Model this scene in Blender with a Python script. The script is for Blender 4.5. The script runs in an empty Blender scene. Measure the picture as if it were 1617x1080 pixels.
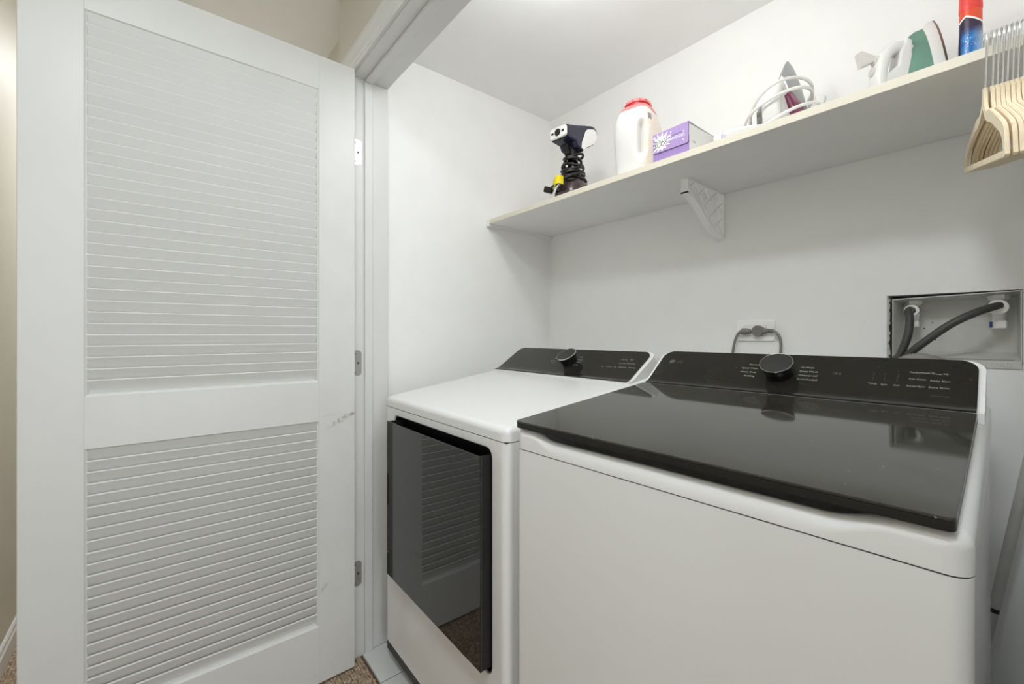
import bpy, bmesh, math, random
import numpy as np
from mathutils import Vector, Matrix

S = bpy.context.scene
C = S.collection
PI = math.pi
random.seed(7)

# ------------------------------------------------------------------ camera, world, lights, exposure
CAM_H = 1.135
YAW = math.radians(90) - math.atan2(559.5, 682.0)
cd = bpy.data.cameras.new('camera'); cam = bpy.data.objects.new('camera', cd); C.objects.link(cam)
cd.sensor_width = 36.0; cd.lens = 682.0 * 36.0 / 1617.0
cd.shift_y = -(540 - 528.5) / 1617.0
cd.clip_start = 0.02
cam.location = (0, 0, CAM_H); cam.rotation_euler = (math.radians(90), 0, YAW)
S.camera = cam

w = bpy.data.worlds.new('world'); S.world = w; w.use_nodes = True
w.node_tree.nodes['Background'].inputs[0].default_value = (0.9, 0.95, 1.0, 1)
w.node_tree.nodes['Background'].inputs[1].default_value = 0.8

def area(name, loc, size, power, col=(1, 0.96, 0.9), rot=(0, 0, 0), size_y=None, spread=180):
    d = bpy.data.lights.new(name, 'AREA'); d.energy = power; d.color = col
    d.shape = 'DISK' if size_y is None else 'RECTANGLE'; d.size = size
    if size_y: d.size_y = size_y
    d.spread = math.radians(spread)
    o = bpy.data.objects.new(name, d); C.objects.link(o); o.location = loc; o.rotation_euler = rot
    return o
def bulb(name, loc, r, power, col):
    d = bpy.data.lights.new(name, 'POINT'); d.energy = power; d.color = col; d.shadow_soft_size = r
    o = bpy.data.objects.new(name, d); C.objects.link(o); o.location = loc
for bx_, bp_ in ((-0.76, 1.88), (-0.54, 1.04), (-0.32, 0.60)):
    bulb('closet_bulb_light', (bx_, 0.775, 2.085), 0.045, bp_, (0.96, 0.985, 1.0))
area('unseen_hall_light', (-2.25, -0.02, 2.395), 0.22, 0.18, (0.98, 0.99, 1.0))
area('unseen_hall_light', (-3.0, 0.10, 2.395), 0.40, 7.0, (0.97, 0.985, 1.0))  # added fill that lifts the dim lower hall wall
area('unseen_hall_light', (-0.15, -0.14, 2.395), 0.36, 6.8, (0.90, 0.955, 1.0))  # added fill that brightens the washer front and the door
area('hall_end_fill', (2.28, 0.06, 1.22), 2.10, 8, (0.89, 0.95, 1.0), rot=(0, math.radians(90), 0), size_y=0.90)  # added unseen panel that lights the louvred door evenly

S.view_settings.view_transform = 'Standard'
S.view_settings.look = 'None'
S.view_settings.gamma = 1
S.view_settings.use_curve_mapping = False
S.view_settings.exposure = 0.99
S.cycles.max_bounces = 14
S.cycles.diffuse_bounces = 8
S.cycles.glossy_bounces = 5
S.cycles.sample_clamp_indirect = 6

# ------------------------------------------------------------------ materials
def srgb(r, g, b):
    f = lambda c: c / 12.92 if c <= 0.04045 else ((c + 0.055) / 1.055) ** 2.4
    return (f(r / 255), f(g / 255), f(b / 255), 1)

class NT:
    def __init__(s, name):
        s.m = bpy.data.materials.new(name); s.m.use_nodes = True
        s.t = s.m.node_tree; s.n = s.t.nodes; s.b = s.n['Principled BSDF']
    def add(s, kind, **kw):
        n = s.n.new(kind)
        for k, v in kw.items():
            if k.startswith('i_'): n.inputs[k[2:].replace('_', ' ')].default_value = v
            else: setattr(n, k, v)
        return n
    def link(s, a, b): s.t.links.new(a, b)
    def coords(s): return s.add('ShaderNodeTexCoord').outputs['Object']
    def mixc(s, fac, a, b):
        m = s.add('ShaderNodeMix', data_type='RGBA')
        if hasattr(fac, 'links') or hasattr(fac, 'is_linked'): s.link(fac, m.inputs['Factor'])
        else: m.inputs['Factor'].default_value = fac
        for v, i in ((a, 6), (b, 7)):
            if hasattr(v, 'is_linked'): s.link(v, m.inputs[i])
            else: m.inputs[i].default_value = v
        return m.outputs[2]
    def noise(s, vec, scale, detail=3, rough=0.5):
        n = s.add('ShaderNodeTexNoise'); n.inputs['Scale'].default_value = scale
        n.inputs['Detail'].default_value = detail; n.inputs['Roughness'].default_value = rough
        s.link(vec, n.inputs['Vector']); return n.outputs['Fac']
    def ramp(s, fac, a, b):
        n = s.add('ShaderNodeMapRange'); s.link(fac, n.inputs[0]); n.inputs[1].default_value = a; n.inputs[2].default_value = b
        return n.outputs[0]
    def math(s, op, a, b=0.0, c=None):
        n = s.add('ShaderNodeMath', operation=op)
        for i, v in enumerate((a, b) if c is None else (a, b, c)):
            if hasattr(v, 'is_linked'): s.link(v, n.inputs[i])
            else: n.inputs[i].default_value = v
        return n.outputs[0]
    def bump(s, h, strength, dist=0.001):
        n = s.add('ShaderNodeBump'); n.inputs['Strength'].default_value = strength; n.inputs['Distance'].default_value = dist
        s.link(h, n.inputs['Height']); s.link(n.outputs[0], s.b.inputs['Normal'])

M = {}
def mat(name, col, rough=0.5, metal=0.0, var=0.03, vscale=9.0, bump=0.0, bscale=200.0, spec=0.5, ior=1.5, coat=0.0, trans=0.0):
    t = NT(name)
    v = t.coords()
    f = t.noise(v, vscale)
    dark = tuple(c * (1 - var) for c in col[:3]) + (1,); light = tuple(min(1, c * (1 + var)) for c in col[:3]) + (1,)
    t.link(t.mixc(t.ramp(f, 0.3, 0.7), dark, light), t.b.inputs['Base Color'])
    t.b.inputs['Roughness'].default_value = rough; t.b.inputs['Metallic'].default_value = metal
    t.b.inputs['IOR'].default_value = ior; t.b.inputs['Specular IOR Level'].default_value = spec
    t.b.inputs['Coat Weight'].default_value = coat; t.b.inputs['Coat Roughness'].default_value = 0.05
    t.b.inputs['Transmission Weight'].default_value = trans
    if bump: t.bump(t.noise(v, bscale, 2), bump)
    M[name] = t.m
    return t

mat('wall_white', srgb(242, 242, 241), 0.55, var=0.012, bump=0.12, bscale=260)
mat('ceiling_white', srgb(242, 242, 241), 0.8, var=0.01, bump=0.1, bscale=300)
mat('wall_beige', srgb(208, 204, 193), 0.55, var=0.015, bump=0.15, bscale=240)
mat('trim_white', srgb(219, 219, 217), 0.38, var=0.012)
mat('shelf_edge', srgb(224, 218, 203), 0.45, var=0.02)
mat('appliance_white', srgb(236, 236, 236), 0.16, var=0.006, spec=0.5)
mat('console_white', srgb(236, 236, 236), 0.22, var=0.006)
mat('black_plastic', srgb(28, 27, 25), 0.35, var=0.1)
mat('deep_black', srgb(10, 10, 10), 0.5, var=0.1)
mat('grey_base', srgb(60, 58, 52), 0.55, var=0.1)
mat('knob_face', srgb(62, 61, 60), 0.38, metal=0.5, var=0.03)
mat('knob_side', srgb(24, 24, 23), 0.3, var=0.05)
mat('chrome', (0.75, 0.75, 0.74, 1), 0.16, metal=1.0, var=0.03)
mat('steel', (0.42, 0.42, 0.41, 1), 0.42, metal=1.0, var=0.05, vscale=60)
mat('steel_lit', (0.62, 0.62, 0.61, 1), 0.45, metal=0.8, var=0.04, vscale=60)  # lighter copy of steel with the top hinge's reflected light painted in
mat('screw_dark', srgb(70, 68, 65), 0.4, metal=0.8)
mat('print_white', srgb(170, 170, 165), 0.6, var=0.02)
mat('print_dim', srgb(88, 87, 80), 0.6, var=0.02)
mat('print_faint', srgb(60, 58, 52), 0.6, var=0.02)
mat('tile_white', srgb(222, 223, 222), 0.22, var=0.02, vscale=4)
mat('grout', srgb(92, 88, 80), 0.9, var=0.15, vscale=60)
mat('rubber_grey', srgb(58, 58, 55), 0.45, var=0.08, vscale=60)
mat('cord_grey', srgb(128, 126, 121), 0.5, var=0.05)
mat('plug_grey', srgb(122, 119, 113), 0.5, var=0.05)
mat('plate_white', srgb(250, 249, 247), 0.35, var=0.01)
mat('box_plastic', srgb(208, 208, 203), 0.45, var=0.05, vscale=30)
mat('box_line', srgb(184, 184, 180), 0.5, var=0.05)
mat('hole_dark', srgb(48, 40, 30), 0.9, var=0.4, vscale=120)
mat('blue_mark', srgb(40, 80, 150), 0.5)
mat('velvet', srgb(236, 222, 194), 0.95, var=0.05, vscale=80, bump=0.2, bscale=900)
mat('cream_plastic', srgb(226, 215, 190), 0.5)
mat('navy', srgb(34, 34, 58), 0.22, var=0.08)
mat('gloss_white', srgb(244, 243, 241), 0.25, var=0.01)
mat('gloss_black', srgb(22, 20, 19), 0.16, var=0.1)
mat('cord_black', srgb(30, 27, 26), 0.32, var=0.1)
mat('tank_smoke', srgb(62, 50, 52), 0.18, var=0.1)
mat('yellow', srgb(236, 214, 20), 0.45, var=0.05)
mat('jug_white', srgb(226, 225, 224), 0.35, var=0.008, vscale=6)
mat('lid_pink', srgb(238, 140, 142), 0.35, var=0.03)
mat('lid_red', srgb(206, 28, 44), 0.35, var=0.03)
mat('lilac', srgb(176, 150, 205), 0.5, var=0.03, vscale=14)
mat('lilac_dark', srgb(158, 132, 190), 0.5, var=0.03, vscale=14)
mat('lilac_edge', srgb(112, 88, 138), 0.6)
mat('card_white', srgb(226, 225, 223), 0.6, var=0.01)
mat('card_brown', srgb(150, 124, 92), 0.8)
mat('ink_black', srgb(30, 28, 30), 0.6)
mat('ink_white', srgb(250, 248, 250), 0.5)
mat('ink_grey', srgb(150, 148, 145), 0.6)
mat('pale_cream', srgb(234, 231, 220), 0.4)
mat('pale_lilac', srgb(214, 212, 240), 0.45)
mat('iron_white', srgb(228, 228, 226), 0.25, var=0.01)
mat('iron_silver', srgb(168, 169, 171), 0.28, metal=0.35, var=0.03)
mat('iron_grey', srgb(128, 126, 124), 0.35, var=0.05)
mat('iron_plum', srgb(128, 50, 86), 0.15, var=0.08, vscale=25)
mat('iron_green', srgb(104, 146, 128), 0.25, var=0.06, vscale=25)
mat('iron_sole', srgb(140, 120, 112), 0.35, metal=0.6, var=0.05)
mat('iron_pale', srgb(214, 210, 206), 0.35, var=0.03)
mat('cable_white', srgb(238, 237, 233), 0.45, var=0.01)
mat('cap_red', srgb(232, 66, 58), 0.35, var=0.03)
mat('pole_grey', srgb(190, 188, 182), 0.4, metal=0.1, var=0.04, vscale=30)
mat('lamp_white', srgb(240, 240, 236), 0.4)

# shelf underside and top: painted board
mat('shelf_paint', srgb(240, 239, 236), 0.5, var=0.012, bump=0.05, bscale=150)

# black glass with settled dust
def dusty_glass(name, base, rough, dust, ior, speck=0.5, hazecol=(0.20, 0.19, 0.17, 1)):
    t = NT(name); v = t.coords()
    haze = t.ramp(t.noise(v, 6, 4, 0.6), 0.35, 0.75)
    c = t.mixc(t.math('MULTIPLY', haze, dust), base, hazecol)
    vor = t.add('ShaderNodeTexVoronoi'); vor.inputs['Scale'].default_value = 52; t.link(v, vor.inputs['Vector'])
    sp = t.math('LESS_THAN', vor.outputs['Distance'], 0.060)
    pick = t.math('GREATER_THAN', t.noise(v, 33, 1), 0.50)
    sp = t.math('MULTIPLY', t.math('MULTIPLY', sp, pick), speck)
    c = t.mixc(sp, c, (0.55, 0.53, 0.47, 1))
    t.link(c, t.b.inputs['Base Color'])
    r = t.math('ADD', t.math('MULTIPLY', haze, 0.03), rough)
    t.link(t.math('ADD', r, t.math('MULTIPLY', sp, 0.4)), t.b.inputs['Roughness'])
    t.b.inputs['IOR'].default_value = ior
    M[name] = t.m
dusty_glass('lid_glass', (0.026, 0.025, 0.021, 1), 0.045, 0.13, 1.62)
dusty_glass('console_glass', (0.016, 0.015, 0.012, 1), 0.09, 0.05, 1.42, 0.25)
t = NT('door_glass'); v = t.coords()
t.link(t.mixc(t.ramp(t.noise(v, 12, 3), 0.3, 0.7), (0.006, 0.006, 0.006, 1), (0.010, 0.010, 0.009, 1)), t.b.inputs['Base Color'])
t.b.inputs['Roughness'].default_value = 0.012; t.b.inputs['IOR'].default_value = 1.66
t.bump(t.noise(v, 9, 1), 0.06, 0.004)
M['door_glass'] = t.m

# carpet loops
t = NT('carpet'); v = t.coords()
vor = t.add('ShaderNodeTexVoronoi'); vor.inputs['Scale'].default_value = 95; t.link(v, vor.inputs['Vector'])
c1 = t.mixc(t.ramp(t.noise(v, 70, 3, 0.7), 0.3, 0.7), srgb(138, 114, 92), srgb(214, 196, 172))
t.link(t.mixc(t.math('MULTIPLY', vor.outputs['Distance'], 0.6), c1, srgb(150, 128, 106)), t.b.inputs['Base Color'])
t.b.inputs['Roughness'].default_value = 0.95
M['carpet'] = t.m
mat('carpet_back', srgb(96, 78, 62), 1.0, var=0.3, vscale=90)

# painted door stile with scuffs of its own
t = NT('door_scuffed'); v = t.coords()
sep = t.add('ShaderNodeSeparateXYZ'); t.link(v, sep.inputs[0])
base = t.mixc(t.ramp(t.noise(v, 9), 0.3, 0.7), srgb(216, 216, 214), srgb(221, 221, 219))
def scuff(t, sep, v, y0, z0, dy, dz, slope, lo, hi, sc):
    a = t.math('SUBTRACT', sep.outputs[1], y0); b = t.math('SUBTRACT', sep.outputs[2], z0)
    b = t.math('SUBTRACT', b, t.math('MULTIPLY', a, slope))
    d = t.math('ADD', t.math('POWER', t.math('ABSOLUTE', t.math('DIVIDE', a, dy)), 2.0), t.math('POWER', t.math('ABSOLUTE', t.math('DIVIDE', b, dz)), 2.0))
    m = t.math('SUBTRACT', 1.0, d); m.node.use_clamp = True
    n = t.ramp(t.noise(v, sc, 4, 0.7), lo, hi)
    return t.math('MULTIPLY', m, n)
s1 = scuff(t, sep, v, -0.040, 0.855, 0.055, 0.012, 0.42, 0.45, 0.60, 70)
s2 = scuff(t, sep, v, -0.018, 0.868, 0.022, 0.006, 0.10, 0.40, 0.55, 60)
s3 = scuff(t, sep, v, -0.100, 0.315, 0.016, 0.010, 0.9, 0.42, 0.62, 70)
s4 = scuff(t, sep, v, -0.075, 0.872, 0.05, 0.002, 0.05, 0.45, 0.6, 40)
c = t.mixc(t.math('MULTIPLY', s1, 0.8), base, srgb(140, 122, 104))
c = t.mixc(t.math('MULTIPLY', s2, 0.8), c, srgb(150, 130, 110))
c = t.mixc(t.math('MULTIPLY', s3, 0.6), c, srgb(140, 138, 134))
c = t.mixc(t.math('MULTIPLY', s4, 0.5), c, srgb(150, 148, 144))
t.link(c, t.b.inputs['Base Color']); t.b.inputs['Roughness'].default_value = 0.4
M['door_scuffed'] = t.m

# jug label: cream print with fine rows
t = NT('jug_print'); v = t.coords()
wv = t.add('ShaderNodeTexWave'); wv.bands_direction = 'Z'; wv.inputs['Scale'].default_value = 70; wv.inputs['Distortion'].default_value = 0.0
t.link(v, wv.inputs['Vector'])
rows = t.math('GREATER_THAN', wv.outputs['Fac'], 0.55)
words = t.math('GREATER_THAN', t.noise(v, 60, 2), 0.44)
t.link(t.mixc(t.math('MULTIPLY', t.math('MULTIPLY', rows, words), 0.35), srgb(246, 238, 228), srgb(226, 176, 160)), t.b.inputs['Base Color'])
t.b.inputs['Roughness'].default_value = 0.4
M['jug_print'] = t.m

# bottle: printed sleeve, red above a white wave, navy and blue with bubbles below
t = NT('bottle_sleeve'); v = t.coords()
sep = t.add('ShaderNodeSeparateXYZ'); t.link(v, sep.inputs[0])
wave = t.math('MULTIPLY', t.math('ABSOLUTE', t.math('SUBTRACT', sep.outputs[0], -0.006)), -0.75)
h = t.math('SUBTRACT', sep.outputs[2], t.math('ADD', wave, 0.198))
isred = t.math('GREATER_THAN', h, 0.0); line = t.math('LESS_THAN', t.math('ABSOLUTE', h), 0.0022)
blue = t.mixc(t.ramp(t.noise(v, 45, 2), 0.35, 0.65), srgb(18, 60, 150), srgb(30, 132, 205))
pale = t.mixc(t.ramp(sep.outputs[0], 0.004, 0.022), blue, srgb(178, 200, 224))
low = t.ramp(sep.outputs[2], 0.150, 0.172)
c = t.mixc(low, pale, srgb(52, 36, 66))
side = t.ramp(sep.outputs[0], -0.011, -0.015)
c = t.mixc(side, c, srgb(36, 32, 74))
vor = t.add('ShaderNodeTexVoronoi'); vor.inputs['Scale'].default_value = 210; t.link(v, vor.inputs['Vector'])
bub = t.math('MULTIPLY', t.math('LESS_THAN', vor.outputs['Distance'], 0.24), t.math('LESS_THAN', sep.outputs[2], 0.160))
bub = t.math('MULTIPLY', bub, t.math('GREATER_THAN', sep.outputs[0], -0.010))
c = t.mixc(t.math('MULTIPLY', bub, t.ramp(t.noise(v, 70, 1), 0.45, 0.6)), c, srgb(222, 236, 248))
c = t.mixc(isred, c, srgb(230, 84, 52))
c = t.mixc(line, c, srgb(245, 240, 238))
t.link(c, t.b.inputs['Base Color']); t.b.inputs['Roughness'].default_value = 0.18
M['bottle_sleeve'] = t.m

# ------------------------------------------------------------------ mesh helpers
def obj(name, bm, m, parent=None, smooth=None, loc=None, rot=None):
    me = bpy.data.meshes.new(name)
    bm.normal_update(); bm.to_mesh(me); bm.free()
    me.materials.append(M[m] if isinstance(m, str) else m)
    o = bpy.data.objects.new(name, me); C.objects.link(o)
    if smooth is not None:
        shade(me, smooth)
        if smooth < 180:
            wn = o.modifiers.new('weighted_normals', 'WEIGHTED_NORMAL'); wn.keep_sharp = True; wn.weight = 60
    if parent: o.parent = parent
    if loc: o.location = loc
    if rot: o.rotation_euler = rot
    return o

def shade(me, deg):
    if deg >= 180:
        for p in me.polygons: p.use_smooth = True
        return
    lim = math.cos(math.radians(deg))
    for p in me.polygons: p.use_smooth = True
    bm = bmesh.new(); bm.from_mesh(me)
    for e in bm.edges:
        e.smooth = not (len(e.link_faces) == 2 and e.link_faces[0].normal.dot(e.link_faces[1].normal) < lim)
    bm.to_mesh(me); bm.free()

def box(x0, x1, y0, y1, z0, z1, bev=0.0, seg=2, bm=None):
    own = bm is None
    b = bmesh.new()
    vs = [b.verts.new(p) for p in ((x0, y0, z0), (x1, y0, z0), (x1, y1, z0), (x0, y1, z0), (x0, y0, z1), (x1, y0, z1), (x1, y1, z1), (x0, y1, z1))]
    for f in ((3, 2, 1, 0), (4, 5, 6, 7), (0, 1, 5, 4), (1, 2, 6, 5), (2, 3, 7, 6), (3, 0, 4, 7)): b.faces.new([vs[i] for i in f])
    if bev: bmesh.ops.bevel(b, geom=b.edges[:], offset=bev, segments=seg, affect='EDGES', profile=0.5)
    if own: return b
    join(bm, b); return bm

def join(bm, b, mx=None):
    if mx is not None: bmesh.ops.transform(b, matrix=mx, verts=b.verts)
    mp = {}
    for v in b.verts: mp[v] = bm.verts.new(v.co)
    for f in b.faces:
        try: bm.faces.new([mp[v] for v in f.verts])
        except ValueError: pass
    b.free()

def loft(rings, closed=True, caps=True):
    b = bmesh.new()
    R = [[b.verts.new(p) for p in r] for r in rings]
    n = len(R[0])
    for i in range(len(R) - 1):
        for j in range(n if closed else n - 1):
            k = (j + 1) % n
            b.faces.new((R[i][j], R[i][k], R[i + 1][k], R[i + 1][j]))
    if caps:
        b.faces.new(R[0][::-1]); b.faces.new(R[-1])
    bmesh.ops.recalc_face_normals(b, faces=b.faces)
    return b

def lathe(prof, n=32, caps=True):
    rings = [[(r * math.cos(2 * PI * k / n), r * math.sin(2 * PI * k / n), z) for k in range(n)] for r, z in prof]
    return loft(rings, True, caps)

def catmull(pts, sub=8, closed=False):
    P = [Vector(p) for p in pts]; out = []
    n = len(P)
    rng = range(n if closed else n - 1)
    for i in rng:
        if closed: p0, p1, p2, p3 = P[(i - 1) % n], P[i], P[(i + 1) % n], P[(i + 2) % n]
        else: p0, p1, p2, p3 = P[max(i - 1, 0)], P[i], P[i + 1], P[min(i + 2, n - 1)]
        for s in range(sub):
            u = s / sub
            out.append(0.5 * ((2 * p1) + (-p0 + p2) * u + (2 * p0 - 5 * p1 + 4 * p2 - p3) * u * u + (-p0 + 3 * p1 - 3 * p2 + p3) * u ** 3))
    if not closed: out.append(P[-1])
    return out

def tube(pts, r, n=10, sub=8, smooth=True, closed=False, rf=None):
    path = catmull(pts, sub, closed) if smooth else [Vector(p) for p in pts]
    rings = []; up = None
    m = len(path)
    for i, p in enumerate(path):
        if closed: d = path[(i + 1) % m] - path[i - 1]
        else: d = path[min(i + 1, m - 1)] - path[max(i - 1, 0)]
        d.normalize()
        if up is None:
            a = Vector((0, 0, 1)) if abs(d.z) < 0.9 else Vector((1, 0, 0))
            up = (a - d * a.dot(d)).normalized()
        else:
            up = (up - d * up.dot(d)).normalized()
        s = d.cross(up)
        rr = rf(i / (m - 1)) * r if rf else r
        rings.append([p + (up * math.cos(2 * PI * k / n) + s * math.sin(2 * PI * k / n)) * rr for k in range(n)])
    if closed:
        return loft(rings + [rings[0]], True, False)
    return loft(rings, True, True)

def rrect(x0, x1, y0, y1, r, n=6):
    out = []
    for cx, cy, a0 in ((x1 - r, y1 - r, 0), (x0 + r, y1 - r, 90), (x0 + r, y0 + r, 180), (x1 - r, y0 + r, 270)):
        for k in range(n + 1):
            a = math.radians(a0 + 90 * k / n)
            out.append((cx + r * math.cos(a), cy + r * math.sin(a)))
    return out

def prism(poly, h0, h1, axis='z', bev=0.0, seg=2):
    """polygon in a plane pushed from h0 to h1 along an axis"""
    f = {'z': lambda p, h: (p[0], p[1], h), 'y': lambda p, h: (p[0], h, p[1]), 'x': lambda p, h: (h, p[0], p[1])}[axis]
    b = loft([[f(p, h0) for p in poly], [f(p, h1) for p in poly]])
    if bev:
        es = [e for e in b.edges if len(e.link_faces) == 2 and any(len(q.verts) > 4 for q in e.link_faces)]
        if len(poly) <= 4: es = b.edges[:]
        bmesh.ops.bevel(b, geom=es, offset=bev, segments=seg, affect='EDGES', profile=0.5)
    return b

def holed(outer, inner, axis_fn, h0, h1):
    """plate between two loops, pushed from h0 to h1"""
    b = bmesh.new()
    def ring(pts, h): return [b.verts.new(axis_fn(p, h)) for p in pts]
    for h in (h0, h1):
        es = []
        rs = []
        for pts in (outer, inner):
            r = ring(pts, h); rs.append(r)
            es += [b.edges.new((r[i], r[(i + 1) % len(r)])) for i in range(len(r))]
        bmesh.ops.triangle_fill(b, edges=es, use_beauty=True)
        if h == h0: A = rs
        else: B = rs
    for k in (0, 1):
        n = len(A[k])
        for i in range(n):
            j = (i + 1) % n
            b.faces.new((A[k][i], A[k][j], B[k][j], B[k][i]))
    bmesh.ops.recalc_face_normals(b, faces=b.faces)
    return b

FY = lambda p, h: (p[0], h, p[1])
FZ = lambda p, h: (p[0], p[1], h)

def text_mesh(s, size, align='LEFT', extrude=0.00015):
    cu = bpy.data.curves.new('text', 'FONT'); cu.body = s; cu.size = size; cu.align_x = align; cu.extrude = extrude
    cu.resolution_u = 2
    o = bpy.data.objects.new('text', cu); C.objects.link(o)
    dg = bpy.context.evaluated_depsgraph_get()
    me = bpy.data.meshes.new_from_object(o.evaluated_get(dg))
    bpy.data.objects.remove(o); bpy.data.curves.remove(cu)
    return me

def text_obj(name, s, size, m, parent, mx, align='LEFT', extrude=0.00015):
    me = text_mesh(s, size, align, extrude); me.name = name
    me.transform(mx); me.materials.clear(); me.materials.append(M[m])
    o = bpy.data.objects.new(name, me); C.objects.link(o); o.parent = parent
    return o

def thing(name, label, cat, loc=(0, 0, 0), rotz=0, group=None):
    o = bpy.data.objects.new(name, None); C.objects.link(o)
    o.empty_display_size = 0.05
    o.location = loc; o.rotation_euler = (0, 0, rotz); o['label'] = label; o['category'] = cat
    if group: o['group'] = group
    return o

def tag(o, label, cat, group=None):
    o['label'] = label; o['category'] = cat
    if group: o['group'] = group
    return o

def struct(name, bm, m, label=None, smooth=None):
    o = obj(name, bm, m, None, smooth); o['kind'] = 'structure'
    if label: o['label'] = label
    return o

def share(src, parent, loc=(0, 0, 0), rot=None):
    o = src.copy(); C.objects.link(o); o.parent = parent; o.location = loc
    if rot: o.rotation_euler = rot
    return o

# ------------------------------------------------------------------ dimensions of the place
XL = -1.545      # closet side wall
YB = 1.5125      # closet back wall
XR = 0.040        # closet far side wall
ZC = 2.196       # closet ceiling
YH = 0.528       # hall face of the closet front
YI = 0.6545      # closet face of the closet front
XJ = -1.517      # hinge jamb face
XJR = 0.012       # other jamb face
ZH = 2.037       # underside of the head jamb
HALL_Y = -0.41   # hall wall behind the camera
HALL_C = 2.44
XO = -1.666      # outside corner of the closet
YBW = 0.62       # hall wall beyond the closet corner

# ------------------------------------------------------------------ structure
BX0, BX1, BZ0, BZ1 = -0.258, -0.022, 1.062, 1.238    # hole in the back wall for the valve box
struct('wall_back', holed([(XL - 0.1, -0.02), (XR + 0.1, -0.02), (XR + 0.1, ZC + 0.1), (XL - 0.1, ZC + 0.1)],
       [(BX0, BZ0), (BX1, BZ0), (BX1, BZ1), (BX0, BZ1 + 0.001)], FY, YB, YB + 0.1), 'wall_white', 'white painted closet wall behind the washer and dryer')
struct('wall_left', box(XL - 0.11, XL, YI - 0.03, YB, -0.02, ZC + 0.1), 'wall_white', 'white painted closet side wall beside the dryer')
struct('wall_right', box(XR, XR + 0.1, YI, YB, -0.02, ZC + 0.1), 'wall_white', 'white painted closet side wall past the hangers')
struct('ceiling', box(XL - 0.1, XR + 0.1, YI - 0.02, YB + 0.1, ZC, ZC + 0.08), 'ceiling_white', 'white closet ceiling')
wf = box(XO, XJ - 0.02, YH, YI, -0.02, HALL_C)
box(XJ - 0.02, XJR + 0.02, YH, YI, ZH + 0.02, HALL_C, bm=wf)
box(XJR + 0.02, 2.3, YH, YI, -0.02, HALL_C, bm=wf)
box(XO, XL - 0.09, YI, 1.6, -0.02, HALL_C, bm=wf)
struct('wall_front', wf, 'wall_beige', 'beige hall wall over and beside the closet opening')
struct('wall_hall', box(-3.4, 2.3, HALL_Y - 0.1, HALL_Y, -0.02, HALL_C), 'wall_beige', 'beige hall wall opposite the closet')
struct('wall_hall_return', box(-3.4, XO, YBW, YBW + 0.1, -0.02, HALL_C), 'wall_beige', 'beige hall wall beyond the closet corner')
struct('wall_hall_end', box(-3.5, -3.4, HALL_Y - 0.1, YBW + 0.1, -0.02, HALL_C), 'wall_beige', 'beige wall at the end of the hall')
struct('ceiling', box(-3.5, 2.4, HALL_Y - 0.1, YBW + 0.1, HALL_C, HALL_C + 0.08), 'ceiling_white', 'hall ceiling')

# hinge jamb with stop, other jamb, head
def jamb(sign, x):
    b = box(x, x + sign * -0.02, YH, YI, 0.0, ZH + 0.02, 0.0015) if sign > 0 else box(x, x + 0.02, YH, YI, 0.0, ZH + 0.02, 0.0015)
    return b
j = box(XJ - 0.02, XJ, YH, YI, 0.0, ZH + 0.02, 0.0012)
j1 = struct('trim_1', j, 'trim_white', 'white painted hinge jamb of the closet opening')
st = obj('door_stop', box(XJ, XJ + 0.011, 0.5655, 0.594, 0.009, ZH, 0.003), 'trim_white', j1)
j2 = struct('trim_2', box(XJR, XJR + 0.02, YH, YI, 0.0, ZH + 0.02, 0.0012), 'trim_white', 'white painted jamb at the far side of the opening')
obj('door_stop', box(XJR - 0.011, XJR, 0.5655, 0.594, 0.009, ZH, 0.003), 'trim_white', j2)
j3 = struct('trim_3', box(XJ, XJR, YH, YI, ZH, ZH + 0.02, 0.0012), 'trim_white', 'white painted head jamb over the closet opening')
obj('door_stop', box(XJ + 0.011, XJR - 0.011, 0.5655, 0.594, ZH - 0.011, ZH, 0.003), 'trim_white', j3)
# casing: moulded profile (away from the opening, out from the wall)
prof = [(0.0, 0.0), (0.0, 0.010), (0.004, 0.0125), (0.010, 0.0115), (0.014, 0.009), (0.020, 0.0095), (0.026, 0.012), (0.040, 0.0135), (0.050, 0.0165), (0.058, 0.0185), (0.070, 0.0185), (0.075, 0.016), (0.076, 0.0)]
zc0 = ZH + 0.006
b = loft([[(XJ - 0.006 - a * k, YH - d, zc0 + a) for a, d in prof] for k, _ in ((1, 0),)] + [[(XJR + 0.006 + a, YH - d, zc0 + a) for a, d in prof]])
struct('trim_4', b, 'trim_white', 'moulded white casing over the closet opening')
b = loft([[(XJ - 0.006 - a, YH - d, 0.0) for a, d in prof], [(XJ - 0.006 - a, YH - d, zc0 + a) for a, d in prof]])
struct('trim_5', b, 'trim_white', 'moulded white casing beside the hinge jamb')
b = loft([[(XJR + 0.006 + a, YH - d, 0.0) for a, d in prof], [(XJR + 0.006 + a, YH - d, zc0 + a) for a, d in prof]])
struct('trim_6', b, 'trim_white', 'moulded white casing at the far side of the opening')
# baseboards
bp = [(0, 0), (0.012, 0), (0.012, 0.062), (0.008, 0.068), (0.008, 0.078), (0.004, 0.084), (0, 0.086)]
struct('baseboard_hall', loft([[(-3.4, HALL_Y + d, z) for d, z in bp], [(2.3, HALL_Y + d, z) for d, z in bp]]), 'trim_white', 'white moulded baseboard along the hall wall')
struct('baseboard_end', loft([[(-3.4 + d, HALL_Y, z) for d, z in bp], [(-3.4 + d, YBW, z) for d, z in bp]]), 'trim_white', 'white baseboard at the hall end')
struct('baseboard_return', loft([[(-3.4, YBW - d, z) for d, z in bp], [(XO, YBW - d, z) for d, z in bp]]), 'trim_white', 'white baseboard beyond the closet corner')

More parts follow.
